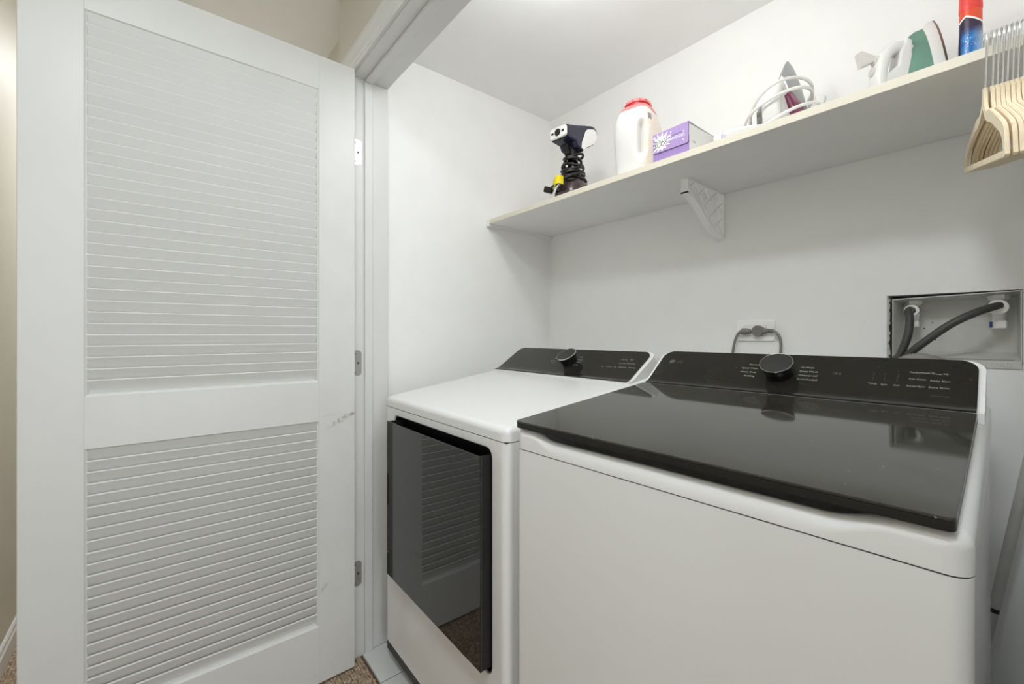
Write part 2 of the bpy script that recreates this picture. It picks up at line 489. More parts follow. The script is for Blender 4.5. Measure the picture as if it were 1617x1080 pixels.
# floor: hall carpet and closet tiles
fl = struct('floor', box(-3.4, 2.3, HALL_Y, 0.575, -0.02, 0.0), 'carpet_back', 'hall floor under the carpet')
def carpet(x0, x1, y0, y1, px, py):
    rng = np.random.default_rng(3)
    nx, ny = int((x1 - x0) / px), int((y1 - y0) / py)
    gx, gy = np.meshgrid(np.arange(nx), np.arange(ny)); gx = gx.ravel(); gy = gy.ravel()
    cx = x0 + (gx + 0.5 * (gy % 2)) * px + rng.normal(0, 0.0011, gx.size); cy = y0 + gy * py + rng.normal(0, 0.0009, gx.size)
    hh = 0.0055 + rng.normal(0, 0.0009, gx.size); rr = px * 0.56 + rng.normal(0, 0.0005, gx.size)
    n = 6; a = np.arange(n) * 2 * PI / n
    lv = [(1.0, 0.0), (0.86, 0.65), (0.42, 0.97)]
    V = []
    for s, z in lv:
        V.append(np.stack([cx[:, None] + rr[:, None] * s * np.cos(a), cy[:, None] + rr[:, None] * 0.82 * s * np.sin(a), np.repeat((hh * z)[:, None], n, 1)], -1))
    V = np.concatenate(V, 1); k = V.shape[1]
    base = (np.arange(gx.size) * k)[:, None]
    F = []
    for l in range(2):
        for i in range(n):
            jn = (i + 1) % n
            F.append([l * n + i, l * n + jn, (l + 1) * n + jn, (l + 1) * n + i])
    F = np.array(F)
    quads = (base[:, :, None] + F[None]).reshape(-1, 4)
    cap = (base + np.arange(2 * n, 3 * n)[None])
    me = bpy.data.meshes.new('carpet')
    nv = V.shape[0] * k
    me.vertices.add(nv); me.vertices.foreach_set('co', V.reshape(-1).astype(np.float32))
    nl = quads.size + cap.size
    me.loops.add(nl); me.loops.foreach_set('vertex_index', np.concatenate([quads.ravel(), cap.ravel()]).astype(np.int32))
    npoly = len(quads) + len(cap)
    me.polygons.add(npoly)
    ls = np.concatenate([np.arange(len(quads)) * 4, quads.size + np.arange(len(cap)) * n])
    me.polygons.foreach_set('loop_start', ls.astype(np.int32))
    me.polygons.foreach_set('use_smooth', np.ones(npoly, bool))
    me.update(calc_edges=True); me.validate()
    me.materials.append(M['carpet'])
    o = bpy.data.objects.new('carpet', me); C.objects.link(o); return o
cp = carpet(-2.75, 0.7, HALL_Y + 0.016, 0.557, 0.0125, 0.0095)
cp['kind'] = 'stuff'; cp['label'] = 'brown and beige looped carpet covering the hall floor'; cp['category'] = 'carpet'

fc = struct('floor_closet', box(XL, XR, 0.575, YB, -0.02, 0.006), 'grout', 'closet floor with dark grout lines')
TS = 0.305
xs = [XJ + 0.001, -1.349]
while xs[-1] < XR: xs.append(xs[-1] + TS)
xs[-1] = XR
ys = [0.559, 0.559 + TS, 0.559 + 2 * TS, 0.559 + 3 * TS, YB]
for i in range(len(xs) - 1):
    for k in range(len(ys) - 1):
        if xs[i + 1] - xs[i] < 0.02 or ys[k + 1] - ys[k] < 0.02: continue
        g = 0.0022
        obj('tile', box(xs[i] + g, xs[i + 1] - g, ys[k] + (g if k else 0), ys[k + 1] - g, -0.004, 0.010, 0.0015, 1), 'tile_white', fc)

# ------------------------------------------------------------------ louvred closet door (open, seen from its closet side)
DZ0, DZ1 = 0.0135, 2.0335
d1 = bpy.data.objects.new('door_1', None); C.objects.link(d1); d1.location = (-1.466, 0.515, 0)
d1['kind'] = 'structure'; d1['label'] = 'open white louvred closet door with two slatted panels'
TH = 0.035
obj('stile', box(-TH, 0, -0.762, -0.653, DZ0, DZ1, 0.0012, 1), 'trim_white', d1)
obj('stile', box(-TH, 0, -0.114, 0, DZ0, DZ1, 0.0012, 1), 'door_scuffed', d1)
for z0, z1 in ((DZ0, 0.196), (0.856, 0.983), (1.925, DZ1)):
    obj('rail', box(-TH, -0.0003, -0.653, -0.114, z0, z1, 0.0006, 1), 'trim_white', d1)
def slat_mesh():
    t = 0.0030
    a = Vector((-0.0065, 0.0175)); c = Vector((-0.0235, -0.0195)); d = (c - a).normalized(); n = Vector((-d.y, d.x)) * t
    pts = []
    for cen, s0 in ((a, 0), (c, 1)):
        for k in range(5):
            ang = PI * k / 4
            e = -d if s0 == 0 else d
            nn = n.normalized() * (1 if s0 == 0 else -1)
            pts.append(cen + nn * t * math.cos(ang) + e * t * math.sin(ang) * 0.8)
    b = loft([[(p.x, -0.649, p.y) for p in pts], [(p.x, -0.118, p.y) for p in pts]])
    return b
sl0 = None
for za, zb, n in ((0.203, 0.849, 23), (0.990, 1.918, 33)):
    p = (zb - za) / n
    for i in range(n):
        z = za + p * (i + 0.5)
        if sl0 is None:
            sl0 = obj('slat', slat_mesh(), 'trim_white', d1, 40, (0, 0, z))
        else:
            s = share(sl0, d1, (random.uniform(-0.0004, 0.0004), 0, z + random.uniform(-0.0004, 0.0004)))
            s.rotation_euler.y = random.uniform(-0.012, 0.012)
# panel mouldings round each opening
for za, zb in ((0.196, 0.856), (0.983, 1.925)):
    def strip(p0, p1, inn):
        # p0, p1 on the face edge, inn = direction to the panel's inside
        sec = [(-0.0004, 0.0), (-0.0035, 0.0026), (-0.0040, 0.0040), (-0.0080, 0.0062), (-0.0300, 0.0066), (-0.0300, 0.0)]
        r0, r1 = [], []
        p0 = Vector(p0); p1 = Vector(p1); inn = Vector(inn); al = (p1 - p0).normalized()
        for x, k in sec:
            r0.append(p0 + inn * k + al * k + Vector((x, 0, 0))); r1.append(p1 + inn * k - al * k + Vector((x, 0, 0)))
        return loft([r0, r1])
    ya, yb = -0.653, -0.114
    obj('moulding', strip((0, ya, zb), (0, yb, zb), (0, 0, -1)), 'trim_white', d1)
    obj('moulding', strip((0, ya, za), (0, yb, za), (0, 0, 1)), 'trim_white', d1)
    obj('moulding', strip((0, ya, za), (0, ya, zb), (0, 1, 0)), 'trim_white', d1)
    obj('moulding', strip((0, yb, za), (0, yb, zb), (0, -1, 0)), 'trim_white', d1)
# hinges: leaf let into the jamb, knuckle at the corner
for zc, mt in ((1.775, 'steel_lit'), (1.0355, 'steel'), (0.2965, 'steel')):  # top hinge takes the steel with reflected light in its colour
    lf = prism(rrect(0.0, 0.0365, zc - 0.0445, zc + 0.0445, 0.013, 5), 0, 0.0016, 'x')
    h = obj('hinge', lf, mt, d1, None, (XJ + 1.466 - 0.0004, YH - 0.515 - 0.008, 0))
    kn = tube([(0, 0, zc - 0.0445), (0, 0, zc + 0.0445)], 0.0055, 12, smooth=False)
    k = obj('knuckle', kn, mt, h, 40, (0.004, -0.004, 0))
    for dy, dz in ((0.012, 0.032), (0.024, 0.0), (0.012, -0.033)):
        obj('screw', lathe([(0.0004, 0.0010), (0.0034, 0.0010), (0.0036, 0.0), (0.0004, -0.0005)], 12), 'screw_dark', h, 40, (0.0017, dy, zc + dz), (0, PI / 2, 0))

# ------------------------------------------------------------------ shelf with cleat and bracket
SZ0, SZ1, SY = 1.620, 1.639, 1.121
sh = thing('wall_shelf', 'long white painted wall shelf above the washer and dryer', 'shelf', (XL, YB, SZ0))
obj('board', box(0.023, XR - XL, SY - YB, -0.0028, 0, SZ1 - SZ0, 0.0008, 1), 'shelf_paint', sh)
obj('edge_band', box(0.023, XR - XL, SY - YB - 0.0006, SY - YB, 0.0004, SZ1 - SZ0 - 0.0004), 'shelf_edge', sh)
obj('cleat', box(0.0005, 0.0225, SY - YB - 0.002, -0.001, -0.0095, SZ1 - SZ0, 0.0008, 1), 'shelf_paint', sh)
# lattice bracket
BRX, BRW, BRD, BRH = -0.710, 0.024, 0.247, 0.157
br = thing('shelf_bracket', 'white plastic lattice bracket under the middle of the shelf', 'bracket', (BRX, YB, SZ0))
def arc_pts(off=0.0):
    p0 = (-BRD, -0.046); p1 = (-BRD * 0.66, -0.060); p2 = (-BRD * 0.42, -0.150); p3 = (-0.0, -BRH)
    out = []
    for k in range(17):
        u = k / 16
        y = (1 - u) ** 3 * p0[0] + 3 * (1 - u) ** 2 * u * p1[0] + 3 * (1 - u) * u * u * p2[0] + u ** 3 * p3[0]
        z = (1 - u) ** 3 * p0[1] + 3 * (1 - u) ** 2 * u * p1[1] + 3 * (1 - u) * u * u * p2[1] + u ** 3 * p3[1]
        out.append((y, z))
    return out
A = arc_pts()
lower = [(0, y, z) for y, z in A]; upper = [(0, y + 0.0008, z + 0.004) for y, z in A]
b = loft([[(0, y, z) for y, z in A] + [(0, y, z + 0.005) for y, z in A[::-1]], [(BRW, y, z) for y, z in A] + [(BRW, y, z + 0.005) for y, z in A[::-1]]])
obj('curved_flange', b, 'plate_white', br, 30)
obj('top_flange', box(0, BRW, -BRD, -0.0005, -0.0042, -0.0002), 'plate_white', br)
obj('wall_flange', box(0, BRW, -0.0045, -0.0005, -BRH + 0.004, -0.004), 'plate_white', br)
obj('nose', box(0, BRW, -BRD, -BRD + 0.004, -0.049, -0.004), 'plate_white', br)
def z_arc(y):
    for (ya, za), (yb, zb) in zip(A, A[1:]):
        if ya <= y <= yb: return za + (zb - za) * (y - ya) / max(yb - ya, 1e-6)
    return -0.046
def bar(p, q):
    d = Vector((0, q[0] - p[0], q[1] - p[1])); L = d.length; d /= L
    n = Vector((0, -d.z, d.y)) * 0.0017
    x0, x1 = BRW * 0.62 - 0.0022, BRW * 0.62 + 0.0022
    P, Q = Vector((0, *p)), Vector((0, *q))
    r0 = [Vector((x0, 0, 0)) + P + n, Vector((x0, 0, 0)) + P - n, Vector((x1, 0, 0)) + P - n, Vector((x1, 0, 0)) + P + n]
    return loft([r0, [v + d * L for v in r0]])
def clip_line(y0, z0, dy, dz):
    pts = []
    for k in range(401):
        s = -0.35 + 0.7 * k / 400
        y, z = y0 + dy * s, z0 + dz * s
        if -BRD <= y <= -0.003 and z <= -0.003 and z >= z_arc(y) + 0.002: pts.append((y, z))
    return (pts[0], pts[-1]) if len(pts) > 6 else None
for (dy, dz), (oy, oz) in (((0.64, -0.77), (0.77, 0.64)), ((0.83, 0.56), (-0.56, 0.83))):
    for k in range(-4, 5):
        c = clip_line(-0.062 + oy * 0.044 * k, -0.070 + oz * 0.044 * k, dy, dz)
        if c: obj('lattice_bar', bar(*c), 'plate_white', br)

# ------------------------------------------------------------------ appliances
def cover_field(W, D, zseam, zf, zb, r_edge, scoop=0.0, R=0.022):
    """top cover: rising from front to back, rounded over its front and side edges, with an optional hand scoop"""
    def spaced(L, r, n):
        a = [r * (1 - math.cos(PI / 2 * k / 6)) for k in range(7)]
        return a
    e = spaced(1, r_edge, 6)
    us = e + [r_edge + (W - 2 * r_edge) * k / 44 for k in range(1, 44)] + [W - q for q in e[::-1]]
    vs = e + [r_edge + (D - r_edge) * (k / 30) ** 1.6 for k in range(1, 31)]
    def drop(d):
        if d >= r_edge: return 0.0
        return r_edge - math.sqrt(max(0.0, r_edge ** 2 - (r_edge - d) ** 2))
    sm = lambda x: max(0.0, min(1.0, x)) ** 2 * (3 - 2 * max(0.0, min(1.0, x)))
    rows = []
    for v in vs:
        row = []
        ins = R - math.sqrt(max(0.0, R * R - (R - v) ** 2)) if v < R else 0.0
        for u in us:
            x = ins + (W - 2 * ins) * u / W
            kx = sm((u - 0.035) / 0.07) * sm((W - 0.045 - u) / 0.08) if scoop else 0.0
            rv = r_edge + 0.008 * kx
            dv_ = (rv - math.sqrt(max(0.0, rv ** 2 - (rv - v) ** 2))) if v < rv else 0.0
            z = zf + (zb - zf) * v / D - max(drop(u), drop(W - u), dv_)
            if scoop:
                k = kx * sm((0.17 - v) / 0.10)
                z -= k * (0.013 + scoop * sm((v - 0.010) / 0.03))
            row.append((x, v, max(z, zseam + 0.0005)))
        rows.append(row)
    b = bmesh.new()
    G = [[b.verts.new(p) for p in r] for r in rows]
    nr, nc = len(G), len(G[0])
    for i in range(nr - 1):
        for j in range(nc - 1): b.faces.new((G[i][j], G[i][j + 1], G[i + 1][j + 1], G[i + 1][j]))
    ring = [G[0][j] for j in range(nc)] + [G[i][nc - 1] for i in range(1, nr)] + [G[nr - 1][j] for j in range(nc - 2, -1, -1)] + [G[i][0] for i in range(nr - 2, 0, -1)]
    lo = [b.verts.new((v.co.x, v.co.y, zseam)) for v in ring]
    n = len(ring)
    for i in range(n):
        k = (i + 1) % n
        b.faces.new((ring[k], ring[i], lo[i], lo[k]))
    bmesh.ops.remove_doubles(b, verts=b.verts, dist=1e-6)
    bmesh.ops.recalc_face_normals(b, faces=b.faces)
    return b

def cabinet(W, D, z0, z1, r=0.02):
    pts = rrect(0, W, 0, D, r, 6)
    b = prism(pts, z0, z1, 'z')
    return b

def console(parent, W, p0, p1, xa, xb, L, inset=0.010, R=0.030, back=0.085, base_z=None):
    """black curved control panel with rounded top corners on a white housing; p0->p1 is the flat part's line in (y, z)"""
    P0 = Vector(p0); dr = (Vector(p1) - P0).normalized(); nv = Vector((-dr.y, dr.x))  # nv points to the front and up
    cove = [(-0.0182, 0.0080), (-0.013, 0.0052), (-0.007, 0.0027), (0.0, 0.0010), (0.010, 0.0)]
    fr = [(s, o) for s, o in cove] + [(0.010 + (L - 0.010) * k / 10, 0.0) for k in range(1, 11)]
    n_x = 40
    def lim(x, x0, x1, rr):
        d = min(x - x0, x1 - x)
        return L - (rr - math.sqrt(max(0, rr * rr - (rr - d) ** 2)) if d < rr else 0.0)
    e = [R * (1 - math.cos(PI / 2 * k / 8)) for k in range(9)]
    def build(x0, x1, rr, th, lift):
        xs_ = [x0 + q for q in e] + [x0 + R + (x1 - x0 - 2 * R) * k / n_x for k in range(1, n_x)] + [x1 - q for q in e[::-1]]
        rings = []
        for x in xs_:
            l = lim(x, x0, x1, rr); ring = []
            for s, o in fr:
                q = P0 + dr * min(s, l) + nv * (o + lift); ring.append((x, q.x, q.y))
            for s, o in fr[::-1]:
                q = P0 + dr * min(s, l) + nv * (o + lift - th); ring.append((x, q.x, q.y))
            rings.append(ring)
        b = loft(rings)
        return b
    pan = obj('control_panel', build(xa, xb, R, 0.004, 0.0), 'console_glass', parent, 30)
    # housing
    x0, x1 = xa - inset, xb + inset
    xs_ = [x0 + q for q in e] + [x0 + R + (x1 - x0 - 2 * R) * k / 8 for k in range(1, 8)] + [x1 - q for q in e[::-1]]
    rings = []
    LL = L + 0.004
    for x in xs_:
        d = min(x - x0, x1 - x)
        l = LL - (R - math.sqrt(max(0, R * R - (R - d) ** 2)) if d < R else 0.0)
        ring = []
        for s, o in cove + [(0.03, 0), (0.06, 0), (0.09, 0), (LL - 0.03, 0), (LL, 0)]:
            q = P0 + dr * min(s, l) + nv * (o - 0.0042); ring.append((x, q.x, q.y))
        q = P0 + dr * l + nv * (-0.012); ring.append((x, q.x + 0.006, q.y - 0.0))
        ring.append((x, q.x + 0.030, q.y - 0.010))
        ring.append((x, P0.x + back + dr.x * L, min(q.y - 0.02, base_z + 0.03)))
        ring.append((x, P0.x + back + dr.x * L, base_z))
        q = P0 + dr * cove[0][0] + nv * (cove[0][1] - 0.0042)
        ring.append((x, q.x, base_z))
        rings.append(ring)
    obj('console_housing', loft(rings), 'console_white', parent, 40)
    # matrix from (x, s) on the panel to local space
    mx = Matrix(((1, 0, 0, 0), (0, dr.x, nv.x, P0.x), (0, dr.y, nv.y, P0.y), (0, 0, 0, 1)))
    return pan, mx

def knob(parent, mx, x, s, r):
    m = mx @ Matrix.Translation((x, s, 0.0))
    b = lathe([(r * 0.80, 0.0), (r * 0.80, 0.014), (r * 0.86, 0.018), (r * 0.97, 0.029), (r, 0.032), (r, 0.0350)], 48)
    bmesh.ops.transform(b, matrix=m, verts=b.verts)
    k = obj('dial', b, 'knob_side', parent, 40)
    b = lathe([(r * 0.960, 0.0346), (r * 1.004, 0.0336), (r * 1.004, 0.0346), (r * 0.985, 0.0364), (r * 0.960, 0.0362)], 48, False)
    bmesh.ops.transform(b, matrix=m, verts=b.verts)
    obj('dial_rim', b, 'chrome', k, 40)
    b = lathe([(r * 0.970, 0.0350), (r * 0.964, 0.0361), (r * 0.5, 0.0363), (0.0005, 0.0364)], 48)
    bmesh.ops.transform(b, matrix=m, verts=b.verts)
    obj('dial_face', b, 'knob_face', k, 30)

def print_on(pan, mx, items):
    for s, x, y, size, al, m in items:
        text_obj('lettering', s, size, m, pan, mx @ Matrix.Translation((x, y - size * 0.32, 0.0002)), al, 0.00012)

def logo(pan, mx, x, s, r, m):
    b = lathe([(0.0004, 0), (r, 0), (r, 0.0003), (0.0004, 0.0003)], 24)
    bmesh.ops.transform(b, matrix=mx @ Matrix.Translation((x, s, 0.0002)), verts=b.verts)
    e = obj('emblem', b, m, pan)
    # the lines inside the disc
    b = tube([(r * 0.05 + 0.62 * r * math.cos(math.radians(a)), 0.62 * r * math.sin(math.radians(a)), 0) for a in range(90, 361, 30)] + [(r * 0.25, 0, 0)], 0.0004, 6, 3)
    bmesh.ops.transform(b, matrix=mx @ Matrix.Translation((x, s, 0.0005)), verts=b.verts)
    obj('emblem_line', b, 'print_faint', e)

# ---- washer
wa = thing('washing_machine', 'white top-load washing machine with dark glass lid, nearest the camera', 'washer', (-0.728, 0.606, 0.010), math.radians(1.8))
WW, WD = 0.688, 0.715
Z = -0.010   # thing's origin is on the tiles
obj('cabinet', cabinet(WW, WD, 0.030 + Z, 0.8865 + Z, 0.020), 'appliance_white', wa, 30)
obj('top_cover', cover_field(WW, WD, 0.8885 + Z, 0.934 + Z, 0.995 + Z, 0.020, 0.022, 0.022), 'appliance_white', wa, 50)
obj('seam', cabinet(WW - 0.004, WD - 0.004, 0.8863 + Z, 0.8887 + Z, 0.018), 'grey_base', wa, 30, (0.002, 0.002, 0))
for fx in (0.06, WW - 0.06):
    for fy in (0.06, WD - 0.06):
        obj('foot', lathe([(0.022, 0.0), (0.024, 0.004), (0.024, 0.014), (0.012, 0.018), (0.012, 0.032 + Z + 0.005)], 20), 'black_plastic', wa, 40, (fx, fy, 0))
# lid
sl = math.atan2(0.994 - 0.948, 0.50)
lidm = Matrix.Translation((0, -0.005, 0.936 + Z)) @ Matrix.Rotation(sl, 4, 'X')
b = prism(rrect(0.007, WW - 0.0120, 0.0, 0.506, 0.008, 5), 0.0088, 0.0130, 'z', 0.0012, 2)
bmesh.ops.transform(b, matrix=lidm, verts=b.verts)
lid = obj('lid', b, 'lid_glass', wa, 30)
b = prism(rrect(0.0072, WW - 0.0122, 0.0002, 0.5058, 0.008, 5), -0.0025, 0.0088, 'z', 0.0012, 2)
bmesh.ops.transform(b, matrix=lidm, verts=b.verts)
obj('lid_frame', b, 'black_plastic', lid, 30)
b = prism(rrect(0.03, WW - 0.04, 0.045, 0.46, 0.02, 5), -0.006, -0.0023, 'z')
bmesh.ops.transform(b, matrix=lidm, verts=b.verts)
obj('lid_underside', b, 'black_plastic', lid)
# little emblem moulded in the hand scoop, front right and left
for ex in (0.105, WW - 0.19):
    b = lathe([(0.0004, 0), (0.011, 0), (0.010, 0.0012), (0.0004, 0.0014)], 24)
    bmesh.ops.transform(b, matrix=Matrix.Translation((ex, 0.018, 0.913 + Z)) @ Matrix.Rotation(math.radians(18), 4, 'X') @ Matrix.Scale(0.5, 4, (0, 1, 0)), verts=b.verts)
    obj('scoop_mark', b, 'console_white', wa, 40)
pan, mx = console(wa, WW, (0.524, 1.002 + Z), (0.632, 1.083 + Z), 0.008, WW - 0.014, 0.136, 0.0095, 0.030, 0.06, 0.975 + Z)
knob(wa, mx, 0.339, 0.060, 0.0365)
logo(pan, mx, 0.046, 0.087, 0.0085, 'print_dim')
PW, PD = 'print_white', 'print_dim'
sz = 0.0078
print_on(pan, mx, [
    ('LG', 0.060, 0.087, 0.016, 'LEFT', 'print_dim'),
    ('Normal', 0.287, 0.0905, sz, 'RIGHT', PW), ('Quick Wash', 0.287, 0.0755, sz, 'RIGHT', PW),
    ('Heavy Duty', 0.287, 0.0605, sz, 'RIGHT', PW), ('Bedding', 0.287, 0.0455, sz, 'RIGHT', PW),
    ('AI Wash', 0.380, 0.0888, sz, 'LEFT', PW), ('Deep Wash', 0.380, 0.0745, sz, 'LEFT', PW),
    ('Waterproof', 0.380, 0.0601, sz, 'LEFT', PW), ('Downloaded', 0.380, 0.0460, sz, 'LEFT', PW),
    ('18:8', 0.445, 0.073, 0.010, 'LEFT', PD),
    ('TurboWash\u2122', 0.5755, 0.0898, sz * 0.82, 'LEFT', PW), ('Deep Fill', 0.610, 0.0888, sz * 0.82, 'LEFT', PW),
    ('Tub Clean', 0.5755, 0.0690, sz * 0.82, 'LEFT', PW), ('Delay Start', 0.608, 0.0672, sz * 0.82, 'LEFT', PW),
    ('Rinse+Spin', 0.5740, 0.0474, sz * 0.82, 'LEFT', PW), ('Extra Rinse', 0.607, 0.0470, sz * 0.82, 'LEFT', PW),
    ('Temp', 0.5128, 0.0474, sz * 0.82, 'LEFT', PW), ('Spin', 0.534, 0.0465, sz * 0.82, 'LEFT', PW), ('Soil', 0.5545, 0.0468, sz * 0.82, 'LEFT', PW),
    ('Control Lock', 0.612, 0.0230, sz * 0.6, 'LEFT', PD),
])
for cx_ in (0.5195, 0.5385, 0.5585):
    for k in range(4):
        b = lathe([(0.0002, 0), (0.0010, 0), (0.0010, 0.0002), (0.0002, 0.0002)], 8)
        bmesh.ops.transform(b, matrix=mx @ Matrix.Translation((cx_, 0.060 + 0.007 * k, 0.0002)), verts=b.verts)
        obj('indicator', b, 'print_dim', pan)
# power mark: a small ring
b = tube([(0.0035 * math.cos(2 * PI * k / 12), 0.0035 * math.sin(2 * PI * k / 12), 0) for k in range(12)], 0.0003, 5, 1, True, True)
bmesh.ops.transform(b, matrix=mx @ Matrix.Translation((0.233, 0.074, 0.0003)), verts=b.verts)
obj('power_mark', b, 'print_dim', pan)

# ---- dryer
dr = thing('clothes_dryer', 'white clothes dryer with square dark glass door, beside the closet side wall', 'dryer', (-1.4395, 0.612, 0.010), math.radians(-0.5))
DW, DD = 0.680, 0.715
RX0, RX1, RZ0, RZ1 = 0.070, 0.624, 0.328 + Z, 0.866 + Z     # door recess
obj('cabinet', cabinet(DW, DD - 0.026, 0.080 + Z, 0.8885 + Z, 0.004), 'appliance_white', dr, 30, (0, 0.026, 0))
# front panel with rounded side edges and a recess for the door
outer = lambda i: [(i, 0.086 + Z), (DW - i, 0.086 + Z), (DW - i, 0.8885 + Z), (i, 0.8885 + Z)]
inner = rrect(RX0, RX1, RZ0, RZ1, 0.022, 6)
b = bmesh.new()
rings = []
rr = 0.020
for k in range(7):
    a = PI / 2 * k / 6
    rings.append([FY(p, rr * (1 - math.cos(a))) for p in outer(rr * (1 - math.sin(a)))])
rings.append([FY(p, 0.0262) for p in outer(0.0)])
R = [[b.verts.new(p) for p in r] for r in rings]
for i in range(len(R) - 1):
    for q in range(4):
        k = (q + 1) % 4
        b.faces.new((R[i][q], R[i][k], R[i + 1][k], R[i + 1][q]))
bv = 0.004
rim = [[b.verts.new(FY((x, z), y)) for x, z in rrect(RX0 - g, RX1 + g, RZ0 - g, RZ1 + g, 0.022 + g, 6)] for g, y in ((bv, 0.0), (bv * 0.3, bv * 0.3), (0.0, bv))]
rim.append([b.verts.new(FY(p, 0.060)) for p in inner])
n = len(inner)
for i in range(len(rim) - 1):
    for q in range(n):
        k = (q + 1) % n
        b.faces.new((rim[i][q], rim[i][k], rim[i + 1][k], rim[i + 1][q]))
es = [b.edges.get((R[0][q], R[0][(q + 1) % 4])) for q in range(4)] + [b.edges.get((rim[0][q], rim[0][(q + 1) % n])) for q in range(n)]
bmesh.ops.triangle_fill(b, edges=es, use_beauty=True)
bmesh.ops.recalc_face_normals(b, faces=b.faces)
obj('front_panel', b, 'appliance_white', dr, 30)
obj('recess_back', prism(rrect(RX0 - 0.002, RX1 + 0.002, RZ0 - 0.002, RZ1 + 0.002, 0.022, 6), 0.026 - 0.0005, 0.0255, 'y'), 'deep_black', dr, None, (0, 0, 0))
obj('recess_liner', holed(rrect(RX0 + 0.0004, RX1 - 0.0004, RZ0 + 0.0004, RZ1 - 0.0004, 0.022, 6), rrect(RX0 + 0.003, RX1 - 0.003, RZ0 + 0.003, RZ1 - 0.003, 0.02, 6), FY, 0.006, 0.026), 'black_plastic', dr, 30)
# door: glass sheet on a black tray that is open at the top as a grip
DX0, DX1, DZa, DZb = 0.083, 0.622, 0.352 + Z, 0.852 + Z
FRY = -0.030
door = obj('door', box(DX0, DX1, FRY, FRY + 0.005, DZa, DZb, 0.0012, 2), 'door_glass', dr)
tr = box(DX0 + 0.001, DX0 + 0.012, FRY + 0.005, 0.024, DZa + 0.001, DZb - 0.001)
box(DX1 - 0.012, DX1 - 0.001, FRY + 0.005, 0.024, DZa + 0.001, DZb - 0.001, bm=tr)
box(DX0 + 0.012, DX1 - 0.012, FRY + 0.005, 0.024, DZa + 0.001, DZa + 0.02, bm=tr)
box(DX0 + 0.012, DX1 - 0.012, 0.018, 0.024, DZa + 0.02, DZb - 0.04, bm=tr)
obj('door_frame', tr, 'deep_black', door)
obj('top_cover', cover_field(DW, DD, 0.8905 + Z, 0.921 + Z, 1.026 + Z, 0.014, 0.0, 0.020), 'appliance_white', dr, 50)
obj('seam', box(0.003, DW - 0.003, 0.003, DD - 0.003, 0.8880 + Z, 0.8908 + Z), 'grey_base', dr)
obj('base', box(0.008, DW - 0.008, 0.003, DD - 0.01, 0.052 + Z, 0.0858 + Z), 'grey_base', dr)
for fx in (0.05, DW - 0.05):
    for fy in (0.09, DD - 0.06):
        obj('foot', lathe([(0.020, 0.0), (0.022, 0.004), (0.022, 0.014), (0.011, 0.018), (0.011, 0.054 + Z)], 20), 'black_plastic', dr, 40, (fx, fy, 0))
pan, mx = console(dr, DW, (0.482, 1.000 + Z), (0.609, 1.082 + Z), 0.016, DW - 0.020, 0.147, 0.0115, 0.028, 0.05, 0.965 + Z)
knob(dr, mx, 0.366, 0.066, 0.0365)
sz = 0.0072
print_on(pan, mx, [
    ('Normal', 0.296, 0.084, sz, 'RIGHT', PW), ('Heavy Duty', 0.300, 0.0685, sz, 'RIGHT', PW), ('Bedding', 0.300, 0.0560, sz, 'RIGHT', PW),
    ('AI Dry', 0.384, 0.1005, sz, 'LEFT', PW), ('Delicates', 0.386, 0.085, sz, 'LEFT', PW), ('Speed Dry', 0.386, 0.0695, sz, 'LEFT', PW), ('Time Dry', 0.386, 0.0540, sz, 'LEFT', PW),
    ('88:88', 0.455, 0.098, 0.010, 'LEFT', 'print_faint'),
    ('Less Time', 0.570, 0.0995, sz * 0.8, 'LEFT', PW), ('Signal', 0.602, 0.102, sz * 0.8, 'LEFT', PW),
    ('More Time', 0.573, 0.0785, sz * 0.8, 'LEFT', PW), ('Wrinkle Care', 0.602, 0.0795, sz * 0.8, 'LEFT', PW),
    ('Temp', 0.514, 0.056, sz * 0.8, 'LEFT', PW), ('Dry Level', 0.536, 0.0565, sz * 0.8, 'LEFT', PW), ('Time', 0.566, 0.057, sz * 0.8, 'LEFT', PW),
    ('Energy Saver', 0.585, 0.058, sz * 0.8, 'LEFT', PW), ('Damp Dry', 0.622, 0.059, sz * 0.8, 'LEFT', PW),
])

# ------------------------------------------------------------------ socket and plugs
OX, OZ = -0.586, 1.148
so = thing('wall_socket', 'white double wall socket behind the washer with two grey plugs in it', 'socket', (OX, YB, OZ))
pl = obj('cover_plate', prism(rrect(-0.0575, 0.0575, -0.034, 0.034, 0.004, 3), -0.006, -0.0002, 'y', 0.0015, 1), 'plate_white', so, 30)
obj('receptacle', prism(rrect(-0.034, 0.034, -0.0165, 0.0165, 0.002, 3), -0.0075, -0.0055, 'y'), 'plate_white', so)
obj('receptacle_gap', holed(rrect(-0.0347, 0.0347, -0.0172, 0.0172, 0.002, 3), rrect(-0.034, 0.034, -0.0165, 0.0165, 0.002, 3), FY, -0.0062, -0.0060), 'ink_grey', so)
for sx in (-0.0485, 0.0485):
    obj('screw', lathe([(0.0004, 0.0), (0.0032, 0.0), (0.0026, 0.0010), (0.0004, 0.0010)], 12), 'plate_white', so, 40, (sx, -0.0061, 0), (PI / 2, 0, 0))
